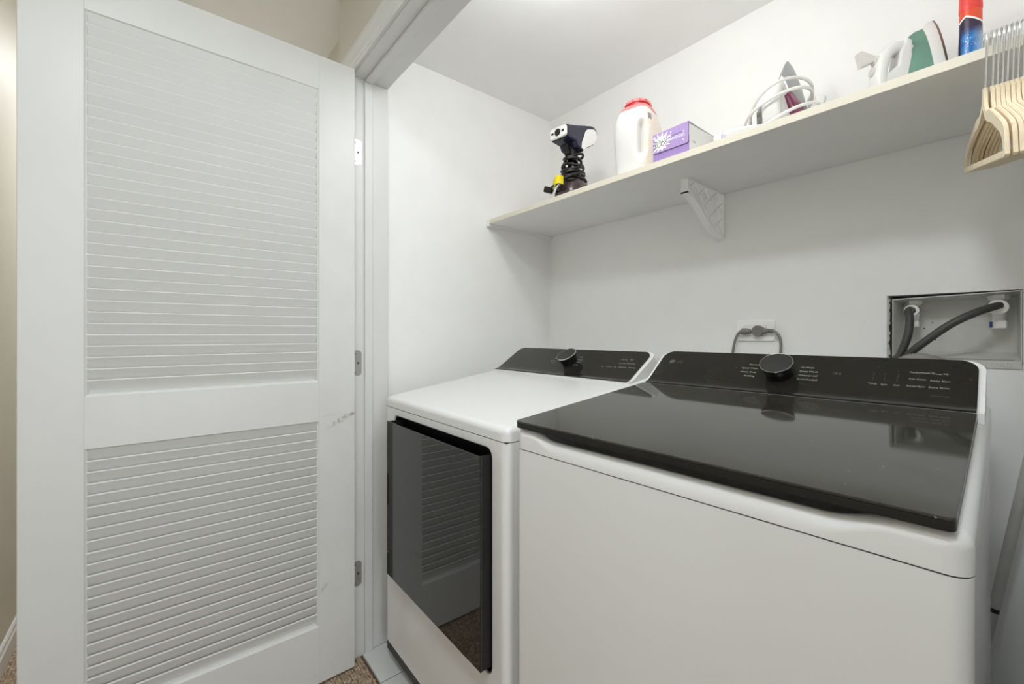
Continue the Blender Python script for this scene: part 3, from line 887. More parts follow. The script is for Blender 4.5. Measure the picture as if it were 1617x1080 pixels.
# round flat plug and its cord
p1 = thing('power_plug', 'round flat grey plug whose cord bends down behind the washer console', 'plug', (OX + 0.013, YB - 0.0078, OZ - 0.001))
b = lathe([(0.014, 0.0), (0.0175, 0.003), (0.0180, 0.014), (0.0165, 0.018), (0.0105, 0.0185), (0.0105, 0.0175), (0.0004, 0.0175)], 32)
obj('plug_body', b, 'plug_grey', p1, 40, (0, 0, 0), (PI / 2, 0, 0))
obj('plug_neck', loft([[(x, -0.010 + hy * math.sin(a), hz * math.cos(a)) for a in [2 * PI * k / 14 for k in range(14)]] for x, hy, hz in ((0.008, 0.008, 0.0150), (0.018, 0.007, 0.0105), (0.026, 0.0055, 0.0070), (0.028, 0.0055, 0.0065))]), 'plug_grey', p1, 40)
for k in range(4):
    obj('strain_ring', tube([(0.029 + 0.0046 * k, -0.010, 0), (0.0318 + 0.0046 * k, -0.010, 0)], 0.0062 - 0.0003 * k, 14, smooth=False), 'plug_grey', p1, 40)
obj('cord', tube([(0.026, -0.010, 0), (0.046, -0.0105, -0.001), (0.058, -0.012, -0.010), (0.066, -0.013, -0.028), (0.067, -0.014, -0.060), (0.062, -0.016, -0.12), (0.058, -0.02, -0.30)], 0.0042, 10, 8), 'cord_grey', p1, 180)
p2 = thing('power_plug', 'angled small grey plug in the socket half nearer the dryer', 'plug', (OX - 0.024, YB - 0.0078, OZ - 0.002))
obj('plug_body', loft([[(x, -0.011 + hy * math.sin(a), hz * math.cos(a) + dz) for a in [2 * PI * k / 16 for k in range(16)]] for x, hy, hz, dz in ((0.017, 0.002, 0.003, 0), (0.014, 0.008, 0.006, 0), (0.006, 0.0108, 0.0100, 0), (-0.008, 0.0108, 0.0115, 0), (-0.014, 0.008, 0.0085, -0.001), (-0.019, 0.006, 0.006, -0.002))]), 'plug_grey', p2, 60)
obj('plug_foot', box(-0.010, 0.012, -0.0022, -0.0004, -0.007, 0.007), 'plug_grey', p2)
obj('cord', tube([(-0.016, -0.011, -0.001), (-0.024, -0.012, -0.008), (-0.033, -0.013, -0.030), (-0.039, -0.014, -0.062), (-0.042, -0.016, -0.12), (-0.044, -0.02, -0.30)], 0.0042, 10, 8), 'cord_grey', p2, 180)

# ------------------------------------------------------------------ washer valve box in the back wall
VD = 0.075
ub = thing('valve_box', 'white recessed washer valve box set crookedly in the back wall', 'valve box', (BX0, YB, BZ0))
bw, bh = BX1 - BX0, BZ1 - BZ0
# shell: slightly askew in its hole (leaves a gap at its top and at one side)
def shell():
    b = bmesh.new()
    f = [(0.0115, 0.002), (bw - 0.001, 0.002), (bw - 0.001, bh - 0.0015), (0.0115, bh - 0.0085)]
    i = [(0.0135, 0.0125), (bw - 0.0035, 0.0125), (bw - 0.0035, bh - 0.0040), (0.0135, bh - 0.0110)]
    k = [(0.0235, 0.0300), (bw - 0.0100, 0.0300), (bw - 0.0100, bh - 0.012), (0.0235, bh - 0.017)]
    F0 = [b.verts.new(FY(p, -0.0015)) for p in f]; I0 = [b.verts.new(FY(p, -0.0015)) for p in i]
    K = [b.verts.new(FY(p, VD)) for p in k]; F1 = [b.verts.new(FY(p, 0.004)) for p in f]
    O1 = [b.verts.new(FY((p[0] + (0.001 if p[0] > bw / 2 else -0.001), p[1]), VD + 0.003)) for p in k]
    for q in range(4):
        n_ = (q + 1) % 4
        b.faces.new((F0[q], F0[n_], I0[n_], I0[q])); b.faces.new((I0[q], I0[n_], K[n_], K[q])); b.faces.new((F0[n_], F0[q], F1[q], F1[n_])); b.faces.new((F1[n_], F1[q], O1[q], O1[n_]))
    b.faces.new(K[::-1]); b.faces.new(O1)
    return b
obj('shell', shell(), 'box_plastic', ub)
obj('wall_cavity', box(-0.004, bw + 0.03, 0.082, 0.096, -0.03, bh + 0.03), 'hole_dark', ub)
cut = bmesh.new()
for k in range(26):       # ragged cut of the plasterboard along one side
    z = -0.001 + bh * k / 26
    wdt = 0.003 + random.uniform(0, 0.004)
    box(-0.0005, wdt, 0.0005 + random.uniform(0, 0.002), 0.016, z, z + bh / 26 + 0.0004, bm=cut)
o = obj('torn_edge', cut, 'box_line', ub); o['kind'] = 'stuff'
obj('lower_flange', box(0.030, bw - 0.001, -0.0030, 0.002, -0.0060, 0.0120, 0.0008, 1), 'box_plastic', ub)
obj('flange_groove', box(0.060, bw - 0.012, -0.0008, 0.003, 0.0125, 0.0155), 'ink_grey', ub)
text_obj('lettering', 'COLD', 0.0125, 'box_line', ub, Matrix.Translation((bw - 0.050, -0.0031, -0.0020)) @ Matrix.Rotation(PI / 2, 4, 'X'), 'LEFT', 0.0003)
b = tube([(0.010, 0, 0.0), (0.0, 0, 0.006), (-0.010, 0, 0.0), (0.0, 0, -0.006)], 0.0006, 6, 1, False, True)
obj('moulded_mark', b, 'box_line', ub, None, (bw - 0.062, VD - 0.001, 0.046))
for sx, sz_ in ((0.080, 0.105), (0.092, 0.072), (0.086, 0.060), (0.130, 0.120), (0.064, 0.090)):
    obj('speck', lathe([(0.0003, 0), (0.0016, 0), (0.0010, 0.0006), (0.0003, 0.0006)], 8), 'grey_base', ub, None, (sx, VD - 0.0002, sz_), (PI / 2, 0, 0))
def valve(x, z, sc, label, mark=None):
    v = thing('water_valve', label, 'valve', (BX0 + x, YB, BZ0 + z))
    obj('packing_nut', prism([(0.0155 * sc * math.cos(math.radians(a)), VD - 0.030 + 0.0155 * sc * math.sin(math.radians(a))) for a in range(0, 360, 60)], 0.013 * sc, 0.030 * sc, 'z', 0.001, 1), 'plate_white', v)
    obj('valve_body', lathe([(0.009 * sc, -0.030 * sc), (0.010 * sc, -0.014 * sc), (0.012 * sc, -0.006 * sc), (0.012 * sc, 0.014 * sc)], 20), 'plate_white', v, 40, (0, VD - 0.030, 0))
    obj('hose_collar', tube([(0, VD - 0.034, 0), (0, VD - 0.066, -0.004)], 0.0150 * sc, 22, smooth=False), 'chrome', v, 40)
    obj('collar_face', lathe([(0.0085 * sc, 0), (0.0150 * sc, 0), (0.0142 * sc, 0.002), (0.0085 * sc, 0.002)], 22, False), 'plate_white', v, 40, (0, VD - 0.066, -0.004), (PI / 2, 0, 0))
    hd = obj('handle', box(-0.011 * sc, 0.011 * sc, VD - 0.050, VD - 0.026, -0.046 * sc, -0.030 * sc, 0.0025), 'plate_white', v)
    if mark: obj('handle_mark', box(-0.0122 * sc, -0.0112 * sc + 0.004, VD - 0.0506, VD - 0.030, -0.044 * sc, -0.032 * sc), mark, hd)
    return v
valve(0.048, bh - 0.036, 1.02, 'white water valve in the valve box, nearer the wall socket')
valve(bw - 0.038, bh - 0.034, 1.18, 'white water valve with a blue handle mark in the valve box', 'blue_mark')
h1 = tube([(BX0 + 0.046, YB + VD - 0.062, BZ0 + bh - 0.038), (BX0 + 0.046, YB - 0.016, BZ0 + bh - 0.042), (BX0 + 0.050, YB - 0.034, BZ0 + bh - 0.066), (BX0 + 0.048, YB - 0.044, BZ0 + bh - 0.105), (BX0 + 0.036, YB - 0.050, BZ0 + bh - 0.150), (BX0 + 0.018, YB - 0.056, BZ0 + bh - 0.205), (BX0 + 0.008, YB - 0.06, 0.80)], 0.0088, 14, 8)
tag(obj('water_hose', h1, 'rubber_grey', None, 180), 'short dark grey rubber hose hanging steeply from its valve', 'hose')
h2 = tube([(BX1 - 0.036, YB + VD - 0.062, BZ0 + bh - 0.034), (BX1 - 0.044, YB - 0.012, BZ0 + bh - 0.038), (BX1 - 0.072, YB - 0.040, BZ0 + bh - 0.052), (BX1 - 0.110, YB - 0.054, BZ0 + bh - 0.078), (BX1 - 0.150, YB - 0.060, BZ0 + bh - 0.116), (BX1 - 0.188, YB - 0.062, BZ0 + bh - 0.160), (BX1 - 0.205, YB - 0.066, BZ0 + bh - 0.215), (BX1 - 0.21, YB - 0.07, 0.80)], 0.0088, 14, 8)
tag(obj('water_hose', h2, 'rubber_grey', None, 180), 'long dark grey rubber hose slanting across the valve box', 'hose')
# ribbed drain hose that only just shows above the console
path = catmull([(-0.262, YB - 0.105, 0.78), (-0.246, YB - 0.105, 1.01), (-0.205, YB - 0.100, 1.072), (-0.150, YB - 0.095, 1.070), (-0.115, YB - 0.095, 1.02), (-0.110, YB - 0.10, 0.78)], 26)
dh = tube(path, 0.0125, 14, 1, False, False, lambda u: 1.0 + 0.13 * math.sin(u * 2 * PI * 62))
tag(obj('drain_hose', dh, 'cord_grey', None, 180), 'ribbed grey drain hose showing just above the washer console', 'hose')

# ------------------------------------------------------------------ leaning pole beside the washer
a, c = Vector((-0.0630, 1.445, 0.520)), Vector((-0.0030, 1.470, 0.925))
dv = (c - a).normalized()
lo_ = a - dv * ((a.z - 0.022) / dv.z); hi_ = a + dv * 1.02
po = thing('leaning_pole', 'grey metal pole leaning in the gap beside the washer', 'pole', lo_)
obj('tube', tube([dv * 0.51, hi_ - lo_], 0.0096, 24, smooth=False), 'pole_grey', po, 40)
obj('lower_tube', tube([(0, 0, 0), dv * 0.505], 0.0086, 24, smooth=False), 'pole_grey', po, 40)
obj('joint_ring', tube([dv * 0.500, dv * 0.512], 0.0090, 24, smooth=False), 'black_plastic', po, 40)
obj('rivet', lathe([(0.0003, 0.0), (0.0030, 0.0), (0.0022, 0.0012), (0.0003, 0.0014)], 12), 'steel_lit', po, 40, dv * 0.53 + Vector((0.001, -0.0097, 0.0)), (PI / 2, 0, 0))
obj('end_cap', tube([-dv * 0.004, dv * 0.03], 0.0100, 20, smooth=False), 'black_plastic', po, 40)

# ------------------------------------------------------------------ things on the shelf
ST = SZ1
# hand steamer with its cord wound round the handle
sm_ = thing('garment_steamer', 'dark navy and white hand steamer with black cord wound round its handle', 'steamer', (-1.118, 1.215, ST), math.radians(4))
base = loft([[(hx * math.copysign(abs(math.cos(a)) ** 0.8, math.cos(a)), oy + hy * math.copysign(abs(math.sin(a)) ** 0.8, math.sin(a)), z) for a in [2 * PI * k / 32 for k in range(32)]]
             for hx, hy, oy, z in ((0.056, 0.066, 0, 0.0), (0.060, 0.070, 0, 0.004), (0.060, 0.070, 0, 0.022), (0.055, 0.063, 0.001, 0.046), (0.042, 0.050, 0.002, 0.074), (0.030, 0.036, 0.003, 0.096), (0.022, 0.025, 0.003, 0.112))])
obj('water_tank', base, 'tank_smoke', sm_, 60)
obj('tank_band', loft([[(1.012 * hx * math.cos(a), 1.012 * hy * math.sin(a), z) for a in [2 * PI * k / 32 for k in range(32)]] for hx, hy, z in ((0.0610, 0.0712, 0.022), (0.0585, 0.0680, 0.034))]), 'gloss_black', sm_, 60)
han = loft([[(rx * math.cos(a), oy + ry * math.sin(a), z) for a in [2 * PI * k / 24 for k in range(24)]] for rx, ry, oy, z in ((0.0205, 0.024, 0.003, 0.095), (0.0190, 0.022, 0.002, 0.14), (0.019, 0.022, -0.002, 0.18), (0.022, 0.028, -0.004, 0.205), (0.026, 0.036, -0.004, 0.218))])
obj('handle', han, 'gloss_black', sm_, 60)
# head: side outline pushed across and rounded
side = [(-0.076, 0.212), (-0.083, 0.220), (-0.083, 0.250), (-0.077, 0.256), (-0.02, 0.270), (0.060, 0.295), (0.084, 0.296), (0.100, 0.286), (0.104, 0.268), (0.096, 0.248), (0.078, 0.224), (0.050, 0.208), (0.028, 0.198), (0.016, 0.184), (-0.022, 0.190), (-0.032, 0.208)]
hb = prism(side, -0.040, 0.040, 'x', 0.007, 3)
hd = obj('head', hb, 'navy', sm_, 35)
pnl = [(0.016, 0.187), (0.030, 0.2005), (0.050, 0.2110), (0.076, 0.2270), (0.0925, 0.2490), (0.0975, 0.266), (0.092, 0.279), (0.078, 0.284), (0.040, 0.273), (0.026, 0.261), (0.016, 0.238), (0.004, 0.212), (0.002, 0.192)]
for sgn in (1, -1):
    obj('side_panel', prism(pnl, sgn * 0.036, sgn * 0.0412, 'x', 0.0012, 2), 'gloss_white', hd, 35)
text_obj('lettering', 'ROWENTA', 0.0075, 'ink_white', hd, Matrix.Translation((0.0405, 0.026, 0.2800)) @ Matrix.Rotation(math.radians(17), 4, 'X') @ Matrix.Rotation(PI / 2, 4, 'Z') @ Matrix.Rotation(PI / 2, 4, 'X'), 'LEFT', 0.0002)
nz = prism(rrect(-0.038, 0.038, 0.214, 0.253, 0.009, 5), -0.0885, -0.078, 'y', 0.002, 2)
noz = obj('nozzle_plate', nz, 'gloss_white', sm_, 35)
obj('nozzle_ring', lathe([(0.006, 0.0), (0.0135, 0.0), (0.0125, 0.0022), (0.0095, 0.0026), (0.006, 0.001)], 28, False), 'screw_dark', noz, 40, (0, -0.0884, 0.2335), (PI / 2, 0, 0))
obj('nozzle_hole', lathe([(0.0004, 0.0), (0.0062, 0.0), (0.0062, 0.0012), (0.0004, 0.0012)], 20), 'deep_black', noz, 40, (0, -0.0884, 0.2335), (PI / 2, 0, 0))
for sx in (-0.0245, 0.0245):
    obj('steam_slot', prism(rrect(sx - 0.006, sx + 0.006, 0.2295, 0.2375, 0.0035, 4), -0.0892, -0.0882, 'y'), 'deep_black', noz)
obj('trigger', prism([(-0.046, 0.200), (-0.034, 0.199), (-0.026, 0.180), (-0.030, 0.172), (-0.040, 0.182)], -0.012, 0.012, 'x', 0.002, 2), 'gloss_black', sm_, 35)
random.seed(11)
pts = []
for k in range(74):
    u = k / 73; a = 2 * PI * 6.6 * u + 0.4
    z = 0.068 + 0.108 * u + 0.006 * math.sin(a * 1.7)
    r_ = 0.047 - 0.021 * u + random.uniform(-0.002, 0.004) + (0.010 if k in (58, 59, 60, 66, 67) else 0)
    pts.append((r_ * math.cos(a), 1.15 * r_ * math.sin(a), z))
obj('power_cord', tube(pts, 0.0052, 8, 3), 'cord_black', sm_, 180)
pts2 = [(0.040, -0.04, 0.066), (0.0, -0.068, 0.062), (-0.045, -0.060, 0.052), (-0.068, -0.04, 0.046), (-0.060, -0.072, 0.036), (-0.02, -0.078, 0.050), (0.03, -0.062, 0.074), (0.048, -0.02, 0.090), (0.032, 0.03, 0.096)]
obj('cord_end', tube(pts2, 0.0052, 8, 6), 'cord_black', sm_, 180)
obj('plug', prism(rrect(-0.015, 0.015, -0.011, 0.011, 0.004, 4), -0.0, 0.030, 'y', 0.003, 2), 'gloss_black', sm_, 40, (-0.048, -0.090, 0.036), (0.15, 0.3, 0.5))
tg = obj('warning_tag', loft([[(x, y + 0.004 * math.sin(x * 160), z + 0.006 * math.cos(x * 110)) for y, z in ((-0.084, 0.044), (-0.084, 0.074), (-0.082, 0.074), (-0.082, 0.044))] for x in [-0.030 + 0.054 * k / 12 for k in range(13)]]), 'yellow', sm_, 40)

# detergent jug
jg = thing('detergent_jug', 'white plastic detergent jug with red lid standing behind the lilac box', 'jug', (-0.862, 1.262, ST), math.radians(12))
def sup(a, hx, hy, e=0.55):
    return (hx * math.copysign(abs(math.cos(a)) ** e, math.cos(a)), hy * math.copysign(abs(math.sin(a)) ** e, math.sin(a)))
jp = [(0.0, 0.055, 0.068), (0.004, 0.058, 0.072), (0.03, 0.060, 0.075), (0.09, 0.064, 0.081), (0.15, 0.066, 0.084), (0.19, 0.064, 0.082), (0.215, 0.060, 0.076), (0.235, 0.053, 0.066), (0.246, 0.046, 0.056), (0.251, 0.044, 0.052)]
def jug_xy(z):
    for (z0, a0, b0), (z1, a1, b1) in zip(jp, jp[1:]):
        if z0 <= z <= z1:
            u = (z - z0) / (z1 - z0); return a0 + (a1 - a0) * u, b0 + (b1 - b0) * u
    return jp[-1][1:]
zs_ = [0, 0.004] + [0.012 + 0.239 * k / 40 for k in range(41)]
def jug_pt(a, z, grow=0.0):
    hx, hy = jug_xy(z); x, y = sup(a, hx + grow, hy + grow)
    # grip hollow in the front corner
    aa = math.degrees(a) % 360
    g = math.exp(-((aa - 300) / 12.0) ** 2) * math.exp(-(max(0, abs(z - 0.130) - 0.038) / 0.016) ** 2)
    g2 = math.exp(-((aa - 268) / 12.0) ** 2) * math.exp(-(max(0, abs(z - 0.125) - 0.045) / 0.03) ** 2)
    k = 1 - 0.30 * g + 0.03 * g2
    return (x * k, y * k, z)
NA = 96
obj('body', loft([[jug_pt(2 * PI * k / NA, z) for k in range(NA)] for z in zs_]), 'jug_white', jg, 60)
lb = loft([[jug_pt(math.radians(a), z, 0.0006) for a in range(-52, 31, 2)] for z in [0.022 + 0.205 * k / 34 for k in range(35)]], False, False)
lab = obj('label', lb, 'jug_print', jg, 60)
bc = loft([[jug_pt(math.radians(a), z, 0.0009) for a in range(-36, -17, 3)] for z in (0.190, 0.200, 0.212)], False, False)
obj('barcode', bc, 'ink_grey', lab, 60)
ld = loft([[sup(2 * PI * k / 48, hx, hy, 0.7) + (z,) for k in range(48)] for z, hx, hy in ((0.236, 0.0530, 0.0655), (0.240, 0.0535, 0.066), (0.249, 0.049, 0.060), (0.2535, 0.045, 0.054), (0.254, 0.040, 0.048))])
obj('lid_skirt', ld, 'lid_pink', jg, 50)
ld = loft([[sup(2 * PI * k / 48, hx, hy, 0.85) + (z,) for k in range(48)] for z, hx, hy in ((0.2535, 0.038, 0.046), (0.2680, 0.038, 0.046))])
obj('lid_gap', ld, 'lid_red', jg, 50)
ld = loft([[sup(2 * PI * k / 48, hx, hy, 0.85) + (z,) for k in range(48)] for z, hx, hy in ((0.2650, 0.040, 0.0485), (0.2665, 0.0415, 0.050), (0.2720, 0.0415, 0.050), (0.2760, 0.038, 0.046), (0.2765, 0.032, 0.040))])
lt = obj('lid_top', ld, 'lid_pink', jg, 50)
for a in (-120, -90, -60, -30):
    x, y = sup(math.radians(a), 0.0428, 0.0513, 0.85)
    obj('lid_notch', box(-0.0006, 0.0006, -0.0006, 0.0006, 0.2640, 0.2735), 'lid_red', lt, None, (x, y, 0))

# lilac box of laundry powder
BW_, BD_, BH_ = 0.113, 0.185, 0.084
bx = thing('laundry_powder_box', 'lilac cardboard box with starburst print beside the white jug', 'box', (-0.722, 1.132, ST), math.radians(-1.5))
obj('carton', box(0, BW_, 0.0012, BD_, 0, BH_ - 0.006, 0.0006, 1), 'card_white', bx)
obj('front_panel', box(0.0003, BW_ - 0.0003, 0, 0.0014, 0.0004, BH_ * 0.55), 'lilac_dark', bx)
fp = [(0.0006, 0.030), (0.004, 0.0262), (BW_ - 0.004, 0.0250), (BW_ - 0.0006, 0.0300), (BW_ - 0.0006, BH_), (0.0006, BH_ - 0.001)]
fl_ = obj('front_flap', prism(fp, -0.0026, -0.0004, 'y', 0.0005, 1), 'lilac', bx)
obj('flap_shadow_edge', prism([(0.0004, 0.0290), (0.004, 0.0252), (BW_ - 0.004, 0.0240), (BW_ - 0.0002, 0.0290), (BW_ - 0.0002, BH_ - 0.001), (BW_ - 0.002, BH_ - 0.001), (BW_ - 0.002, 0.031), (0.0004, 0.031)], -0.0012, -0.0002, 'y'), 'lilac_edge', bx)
obj('lid_flap', loft([[(0.0, -0.001, BH_ - 0.001), (0.0, 0.0, BH_ + 0.000), (0.0, BD_, BH_ - 0.006), (0.0, BD_, BH_ - 0.0068)], [(BW_, -0.001, BH_ - 0.0005), (BW_, 0.0, BH_ + 0.0005), (BW_, BD_, BH_ - 0.006), (BW_, BD_, BH_ - 0.0068)]]), 'card_white', bx)
obj('inner_flap', box(0.018, 0.056, 0.010, 0.0108, BH_ - 0.008, BH_ + 0.0035), 'card_brown', bx)
star = []
random.seed(5)
for k in range(26):
    a = 2 * PI * k / 26
    r_ = (0.0300 + random.uniform(-0.004, 0.006)) if k % 2 == 0 else 0.0175
    x = 0.028 + r_ * 1.12 * math.cos(a); z = 0.0520 + r_ * 0.95 * math.sin(a)
    star.append((max(0.0010, x), min(BH_ - 0.002, max(0.027, z))))
obj('starburst', prism(star, -0.0031, -0.0025, 'y'), 'ink_white', fl_)
RXm = Matrix.Rotation(PI / 2, 4, 'X')
text_obj('lettering', "MOLLY'S", 0.0112, 'ink_black', fl_, Matrix.Translation((0.0280, -0.0033, 0.0540)) @ Matrix.Rotation(-0.06, 4, 'Y') @ RXm, 'CENTER', 0.0002)
text_obj('lettering', 'SUDS', 0.0185, 'ink_black', fl_, Matrix.Translation((0.0280, -0.0033, 0.0410)) @ Matrix.Rotation(-0.06, 4, 'Y') @ RXm, 'CENTER', 0.0002)
text_obj('lettering', 'LAVENDER', 0.0118, 'ink_white', fl_, Matrix.Translation((0.0560, -0.0029, 0.0480)) @ Matrix.Scale(0.80, 4, (1, 0, 0)) @ RXm, 'LEFT', 0.0002)
text_obj('lettering', 'SCENTED WITH', 0.0050, 'lilac_edge', fl_, Matrix.Translation((0.0625, -0.0029, 0.0590)) @ Matrix.Scale(0.85, 4, (1, 0, 0)) @ RXm, 'LEFT', 0.0002)
for sx, sz_ in ((0.007, 0.0745), (0.059, 0.072), (0.058, 0.0605), (0.098, 0.0615), (0.097, 0.0380)):
    obj('print_dot', lathe([(0.0003, 0), (0.0021, 0), (0.0021, 0.0004), (0.0003, 0.0004)], 10), 'ink_white', fl_, None, (sx, -0.0025, sz_), (PI / 2, 0, 0))
text_obj('lettering', 'USA', 0.0085, 'ink_grey', bx, Matrix.Translation((BW_ + 0.0004, 0.018, 0.030)) @ Matrix.Rotation(PI / 2, 4, 'Z') @ RXm, 'LEFT', 0.0001)

# white tube lying on the shelf
tb = thing('squeeze_tube', 'white squeeze tube with lilac band lying flat between box and plum iron', 'tube', (-0.545, 1.1475, ST), math.radians(1))
obj('cap', tube([(0.0, 0, 0.0125), (0.020, 0, 0.0125)], 0.0120, 20, smooth=False), 'pale_cream', tb, 40)
obj('shoulder', loft([[(x, ry * math.cos(a), 0.0125 + rz * math.sin(a)) for a in [2 * PI * k / 20 for k in range(20)]] for x, ry, rz in ((0.020, 0.009, 0.009), (0.026, 0.017, 0.0120), (0.034, 0.019, 0.0123))]), 'pale_lilac', tb, 40)
obj('body', loft([[(x, ry * math.cos(a), zc + rz * math.sin(a)) for a in [2 * PI * k / 24 for k in range(24)]] for x, ry, rz, zc in ((0.034, 0.0195, 0.0125, 0.0127), (0.06, 0.021, 0.0120, 0.0122), (0.09, 0.0225, 0.0085, 0.0088), (0.115, 0.0240, 0.0040, 0.0044), (0.124, 0.0245, 0.0015, 0.0020))]), 'gloss_white', tb, 40)

# clothes irons standing on their heels; local +y is the sole, z is up towards the toe
def arch(hw, top, base=0.0, n=14, k=1.55):
    half = []
    for i in range(n + 1):
        u = i / n
        half.append((hw * (1 - u ** k) ** 0.80 if u < 1 else 0.0, base + (top - base) * u))
    pts = [(x, z) for x, z in half] + [(-x, z) for x, z in half[-2::-1]]
    return pts
def ring_at(pts, y, dz=0.0): return [(x, y, z + dz) for x, z in pts]
def make_iron(name, label, loc, rotz, Hh, tank, skirt, toe, sole, big):
    it = thing(name, label, 'iron', loc, rotz)
    hw = 0.058
    obj('soleplate', loft([ring_at(arch(hw * 0.97, Hh - 0.003, 0.006), 0.004), ring_at(arch(hw, Hh, 0.004), 0.002), ring_at(arch(hw, Hh, 0.004), -0.002)]), sole, it, 35)
    if big:
        obj('skirt', loft([ring_at(arch(hw, Hh, 0.004), -0.002), ring_at(arch(hw * 0.98, Hh - 0.006, 0.004), -0.014), ring_at(arch(hw * 0.90, Hh - 0.026, 0.004), -0.032), ring_at(arch(hw * 0.74, Hh - 0.056, 0.004), -0.046)]), skirt, it, 35)
        obj('water_tank', loft([ring_at(arch(hw * 0.955, Hh * 0.70, 0.010, k=2.6), -0.024), ring_at(arch(hw * 0.92, Hh * 0.69, 0.012, k=2.6), -0.040), ring_at(arch(hw * 0.80, Hh * 0.66, 0.014, k=2.6), -0.056), ring_at(arch(hw * 0.55, Hh * 0.60, 0.016, k=2.6), -0.064)]), tank, it, 35)
    else:
        obj('skirt', loft([ring_at(arch(hw, Hh, 0.004), -0.002), ring_at(arch(hw * 0.985, Hh - 0.003, 0.004), -0.012), ring_at(arch(hw * 0.93, Hh - 0.014, 0.004), -0.022)]), skirt, it, 35)
        obj('water_tank', loft([ring_at(arch(hw * 0.91, Hh - 0.016, 0.010), -0.021), ring_at(arch(hw * 0.87, Hh - 0.022, 0.012), -0.038), ring_at(arch(hw * 0.70, Hh - 0.036, 0.014), -0.056), ring_at(arch(hw * 0.45, Hh - 0.055, 0.016), -0.066)]), tank, it, 35)
        obj('handle_shell', prism([(-0.052, 0.010), (-0.052, Hh - 0.050), (-0.064, Hh - 0.040), (-0.078, Hh - 0.075), (-0.082, Hh - 0.105), (-0.105, Hh - 0.125), (-0.116, 0.080), (-0.114, 0.010)], -0.021, 0.021, 'x', 0.006, 3), skirt, it, 35)
    # heel stand
    obj('heel', box(-0.040, 0.040, -0.112, -0.004, 0.0, 0.016, 0.005), skirt, it, 35)
    # handle: thick loop from near the toe round to the heel
    dn = 0.045 if big else 0.0
    hp = [(0, -0.052, Hh - 0.070 - dn), (0, -0.078, Hh - 0.058 - dn), (0, -0.100, Hh - 0.072 - dn), (0, -0.112, Hh - 0.115 - dn), (0, -0.110, 0.075), (0, -0.100, 0.040), (0, -0.088, 0.012)]
    path = catmull(hp, 8)
    rings = []
    for i, p in enumerate(path):
        d = (path[min(i + 1, len(path) - 1)] - path[max(i - 1, 0)]).normalized()
        nrm = Vector((0, -d.z, d.y)); u = i / (len(path) - 1)
        wx = 0.017 + 0.006 * math.sin(PI * u) + (0.006 if u > 0.85 else 0); wn = 0.0115 + 0.004 * (1 - u)
        rings.append([p + Vector((wx * math.copysign(abs(math.cos(a)) ** 0.8, math.cos(a)), 0, 0)) + nrm * wn * math.copysign(abs(math.sin(a)) ** 0.8, math.sin(a)) for a in [2 * PI * k / 18 for k in range(18)]])
    hnd = obj('handle', loft(rings), skirt, it, 50)
    return it, hnd, hw
i1, hnd, hw = make_iron('steam_iron', 'white and plum steam iron with its white cord wound round it', (-0.448, 1.378, ST), math.radians(-2), 0.268, 'iron_plum', 'iron_silver', 'iron_silver', 'iron_silver', True)
# white front cover over the tank, grey grip and dark dial
obj('top_cover', loft([ring_at([(x - 0.006, z) for x, z in arch(hw * 0.78, 0.208, 0.016)], -0.036), ring_at([(x - 0.007, z) for x, z in arch(hw * 0.72, 0.190, 0.018)], -0.066), ring_at([(x - 0.008, z) for x, z in arch(hw * 0.58, 0.166, 0.020)], -0.092), ring_at([(x - 0.008, z) for x, z in arch(hw * 0.36, 0.140, 0.024)], -0.106)]), 'iron_white', i1, 35)
hnd.data.materials[0] = M['iron_white']
obj('grip_insert', prism([(-0.096, 0.040), (-0.050, 0.045), (-0.052, 0.120), (-0.080, 0.135), (-0.100, 0.110)], -0.0445, -0.0300, 'x', 0.004, 2), 'iron_grey', hnd, 35)
obj('heel_pad', box(-0.044, -0.012, -0.1155, -0.050, 0.0165, 0.050, 0.003), 'iron_grey', i1, 35)
obj('dial', lathe([(0.016, 0), (0.017, 0.004), (0.015, 0.010), (0.0005, 0.011)], 24), 'iron_grey', i1, 40, (-0.010, -0.1005, 0.085), (PI / 2, 0, 0))
cw = []
for k in range(60):
    u = k / 59; a = 2 * PI * 3.15 * u + 0.7
    rx = 0.076 + 0.010 * math.sin(a * 0.7 + 1); ry = 0.086 + 0.008 * math.cos(a * 1.3)
    cw.append((rx * math.cos(a), -0.050 + ry * math.sin(a), 0.098 + 0.035 * math.sin(a + 2.3 - 1.4 * u) + 0.030 * math.sin(u * 5.0)))
obj('power_cord', tube(cw, 0.0041, 8, 4), 'cable_white', i1, 180)
obj('cord_tail', tube([(-0.070, -0.070, 0.085), (-0.073, -0.078, 0.05), (-0.066, -0.082, 0.02), (-0.05, -0.10, 0.0045), (-0.01, -0.128, 0.0043)], 0.0038, 8, 6), 'cable_white', i1, 180)
obj('plug', box(-0.012, 0.012, -0.014, 0.014, -0.018, 0.018, 0.005), 'iron_white', i1, 40, (0.083, -0.03, 0.105), (0.2, 0.3, 0.3))

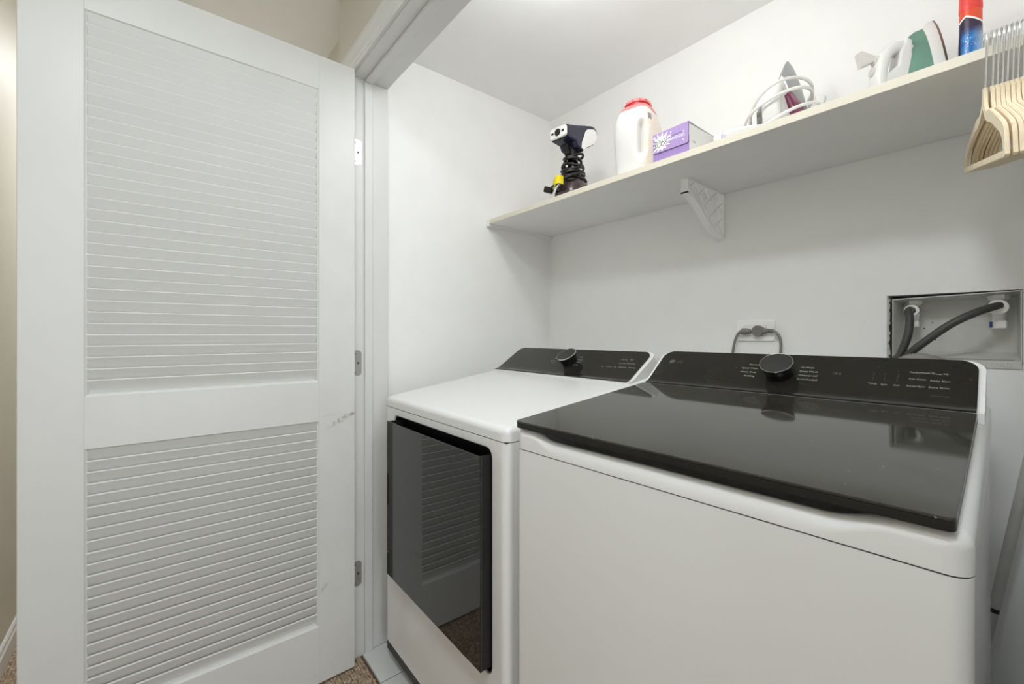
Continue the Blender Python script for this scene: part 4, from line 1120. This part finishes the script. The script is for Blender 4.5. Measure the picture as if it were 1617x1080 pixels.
i2, hnd, hw = make_iron('steam_iron', 'white and green steam iron beside the blue bottle', (-0.158, 1.420, ST), math.radians(-52), 0.240, 'iron_green', 'iron_white', 'iron_white', 'iron_sole', False)
obj('thumb_button', lathe([(0.0005, 0.012), (0.010, 0.010), (0.013, 0.004), (0.013, 0.0), (0.0005, -0.002)], 24), 'iron_pale', hnd, 50, (0.0, -0.113, 0.158), (PI / 2 - 0.2, 0, 0))
obj('spray_button', lathe([(0.0005, 0.010), (0.009, 0.008), (0.0115, 0.003), (0.0115, 0.0), (0.0005, -0.002)], 24), 'iron_pale', hnd, 50, (0.0, -0.121, 0.132), (PI / 2, 0, 0))
obj('temperature_dial', lathe([(0.021, 0), (0.022, 0.004), (0.020, 0.010), (0.0005, 0.011)], 28), 'iron_pale', i2, 40, (0.006, -0.055, 0.060), (PI / 2, 0, 0))
obj('filler_flap', prism([(-0.118, 0.168), (-0.150, 0.186), (-0.160, 0.180), (-0.152, 0.146), (-0.140, 0.150), (-0.120, 0.158)], -0.007, 0.007, 'x', 0.002, 2), 'iron_pale', i2, 40)

# blue bottle with red cap
bt = thing('spray_bottle', 'blue bubble-print bottle with ribbed red cap beside the hangers', 'bottle', (-0.0955, 1.395, ST))
obj('body', lathe([(0.0175, 0.0), (0.0195, 0.002), (0.0198, 0.110), (0.0196, 0.140), (0.0184, 0.165), (0.0182, 0.205), (0.0180, 0.212)], 48), 'bottle_sleeve', bt, 40)
nr = 48
rings = []
for z, g in ((0.2115, 1.0), (0.213, 1.03), (0.222, 1.03), (0.2225, 0.985), (0.258, 0.96), (0.262, 0.90)):
    rib = 0.0005 if 0.2224 < z < 0.259 else 0
    rings.append([((0.0183 * g + rib * (k % 2)) * math.cos(2 * PI * k / nr), (0.0183 * g + rib * (k % 2)) * math.sin(2 * PI * k / nr), z) for k in range(nr)])
obj('cap', loft(rings), 'cap_red', bt, 25)

# ------------------------------------------------------------------ velvet hangers hooked over the shelf edge
HW = 0.206
def hanger_outline():
    # half outline, from the neck down one arm (u >= 0): outer then inner
    outer = [(0.0085, 0.126), (0.0095, 0.118), (0.013, 0.107), (0.022, 0.096), (0.036, 0.089), (0.050, 0.0900), (0.062, 0.0885), (0.080, 0.083), (0.110, 0.074), (0.140, 0.064), (0.166, 0.055), (0.183, 0.046), (0.193, 0.032), (0.200, 0.013), (0.204, 0.004), (0.200, 0.000)]
    inner = [(0.186, 0.011), (0.182, 0.018), (0.173, 0.029), (0.163, 0.036), (0.148, 0.042), (0.122, 0.050), (0.095, 0.059), (0.070, 0.066), (0.045, 0.070), (0.028, 0.075), (0.013, 0.086), (0.0, 0.095)]
    O = outer + [(-u, h) for u, h in outer[::-1]]
    I = inner + [(-u, h) for u, h in inner[-2::-1]]
    return O, I
HT = 0.0025
Oh, Ih = hanger_outline()
FXn = lambda p, h: (h, p[0], p[1])     # local y along the hanger, z up, x its thickness
hb_ = holed(Oh, Ih, FXn, -HT, HT)
bmesh.ops.bevel(hb_, geom=[e for e in hb_.edges if len(e.link_faces) == 2 and abs(e.link_faces[0].normal.dot(e.link_faces[1].normal)) < 0.5 and abs(e.verts[0].co.x - e.verts[1].co.x) < 1e-5], offset=0.0011, segments=2, affect='EDGES')
hooks = [(0, 0.0, 0.116)] + [(0, 0.0, 0.150), (0, 0.0008, 0.180), (0, 0.0, 0.204)]
rc = 0.0190
hooks += [(0, rc - rc * math.cos(math.radians(a)), 0.204 + rc * math.sin(math.radians(a))) for a in range(20, 181, 20)]
hooks += [(0, 2 * rc + 0.0005, 0.204 - 0.004)]
a0 = Vector((-0.0267, 0.9135, 1.3827)); b0 = Vector((-0.0969, 1.3008, 1.4709))
cc = Vector((0, 0, CAM_H)); kf = 1.027
a0 = cc + (a0 - cc) * kf; b0 = cc + (b0 - cc) * kf; mid = (a0 + b0) / 2
ydir = (b0 - a0).normalized(); xdir = ydir.cross(Vector((0, 0, 1))).normalized(); zdir = xdir.cross(ydir).normalized()
rotm = Matrix((xdir, ydir, zdir)).transposed().to_4x4()
words_ = ['first cream velvet hanger of the row, nearest the blue bottle', 'second cream velvet hanger of the row from the blue bottle', 'third cream velvet hanger of the row from the blue bottle', 'fourth cream velvet hanger of the row from the blue bottle', 'fifth cream velvet hanger of the row from the blue bottle', 'sixth cream velvet hanger of the row from the blue bottle', 'seventh cream velvet hanger of the row from the blue bottle', 'last cream velvet hanger of the row, farthest from the blue bottle']
first = None
for i, dx in enumerate((0.0, 0.0085, 0.0140, 0.0195, 0.0252, 0.0310, 0.0366, 0.0424)):
    hg = bpy.data.objects.new('clothes_hanger', None); C.objects.link(hg); hg.empty_display_size = 0.05
    tag(hg, words_[i], 'hanger', 'cream velvet hangers hooked on the shelf edge')
    rz = random.uniform(-0.6, 0.6) if i else 0.0
    hg.matrix_world = Matrix.Translation(mid + Vector((dx, 0, 0.0))) @ Matrix.Rotation(math.radians(rz * 0.5), 4, 'Z') @ rotm
    if first is None:
        first = [obj('frame', hb_, 'velvet', hg, 40), obj('hook', tube(hooks, 0.0017, 10, 3), 'chrome', hg, 180), obj('neck_sleeve', tube([(0, 0, 0.122), (0, 0, 0.131)], 0.0034, 12, smooth=False), 'cream_plastic', hg, 40)]
    else:
        for f in first: share(f, hg)

# ------------------------------------------------------------------ ceiling lamps (out of the picture; two in the hall are added as fill)
def lamp(name, label, loc, r):
    l = thing(name, label, 'lamp', loc)
    obj('rim', loft([[(rr_ * math.cos(2 * PI * k / 40), rr_ * math.sin(2 * PI * k / 40), z) for k in range(40)] for rr_, z in ((r + 0.02, 0.0), (r + 0.022, -0.02), (r + 0.004, -0.026), (r + 0.002, -0.006))], True, False), 'lamp_white', l, 40)
    return l
bl = thing('unseen_ceiling_lamp', 'white bar lamp with three bulbs on the closet ceiling', 'lamp', (-0.54, 0.775, ZC))
obj('bar', box(-0.36, 0.36, -0.030, 0.030, -0.022, 0.0, 0.004), 'lamp_white', bl)
for sx in (-0.22, 0.0, 0.22):
    obj('bulb_holder', lathe([(0.016, -0.050), (0.020, -0.040), (0.020, -0.022), (0.0005, -0.020)], 20), 'lamp_white', bl, 40, (sx, 0, 0))
lamp('unseen_ceiling_lamp', 'added unseen fill lamp on the hall ceiling over the camera', (-0.15, -0.14, HALL_C), 0.19)  # fixture made up for the fill over the camera
lamp('unseen_ceiling_lamp', 'small round white lamp on the hall ceiling beyond the louvred door', (-2.25, -0.02, HALL_C), 0.12)
lamp('unseen_ceiling_lamp', 'added unseen fill lamp at the far end of the hall ceiling', (-3.0, 0.10, HALL_C), 0.21)  # fixture made up for the far hall fill

# second louvred door, folded right back against the hall wall
d2 = bpy.data.objects.new('door_2', None); C.objects.link(d2); d2['kind'] = 'structure'; d2['label'] = 'second white louvred closet door folded back against the hall wall'
d2.location = (XJR + 0.085, YH - 0.030, 0); d2.rotation_euler = (0, 0, math.radians(90)); d2.scale = (-1, 1, 1)
for ch in list(d1.children):
    if ch.name.split('.')[0] != 'hinge': share(ch, d2, ch.location, ch.rotation_euler)
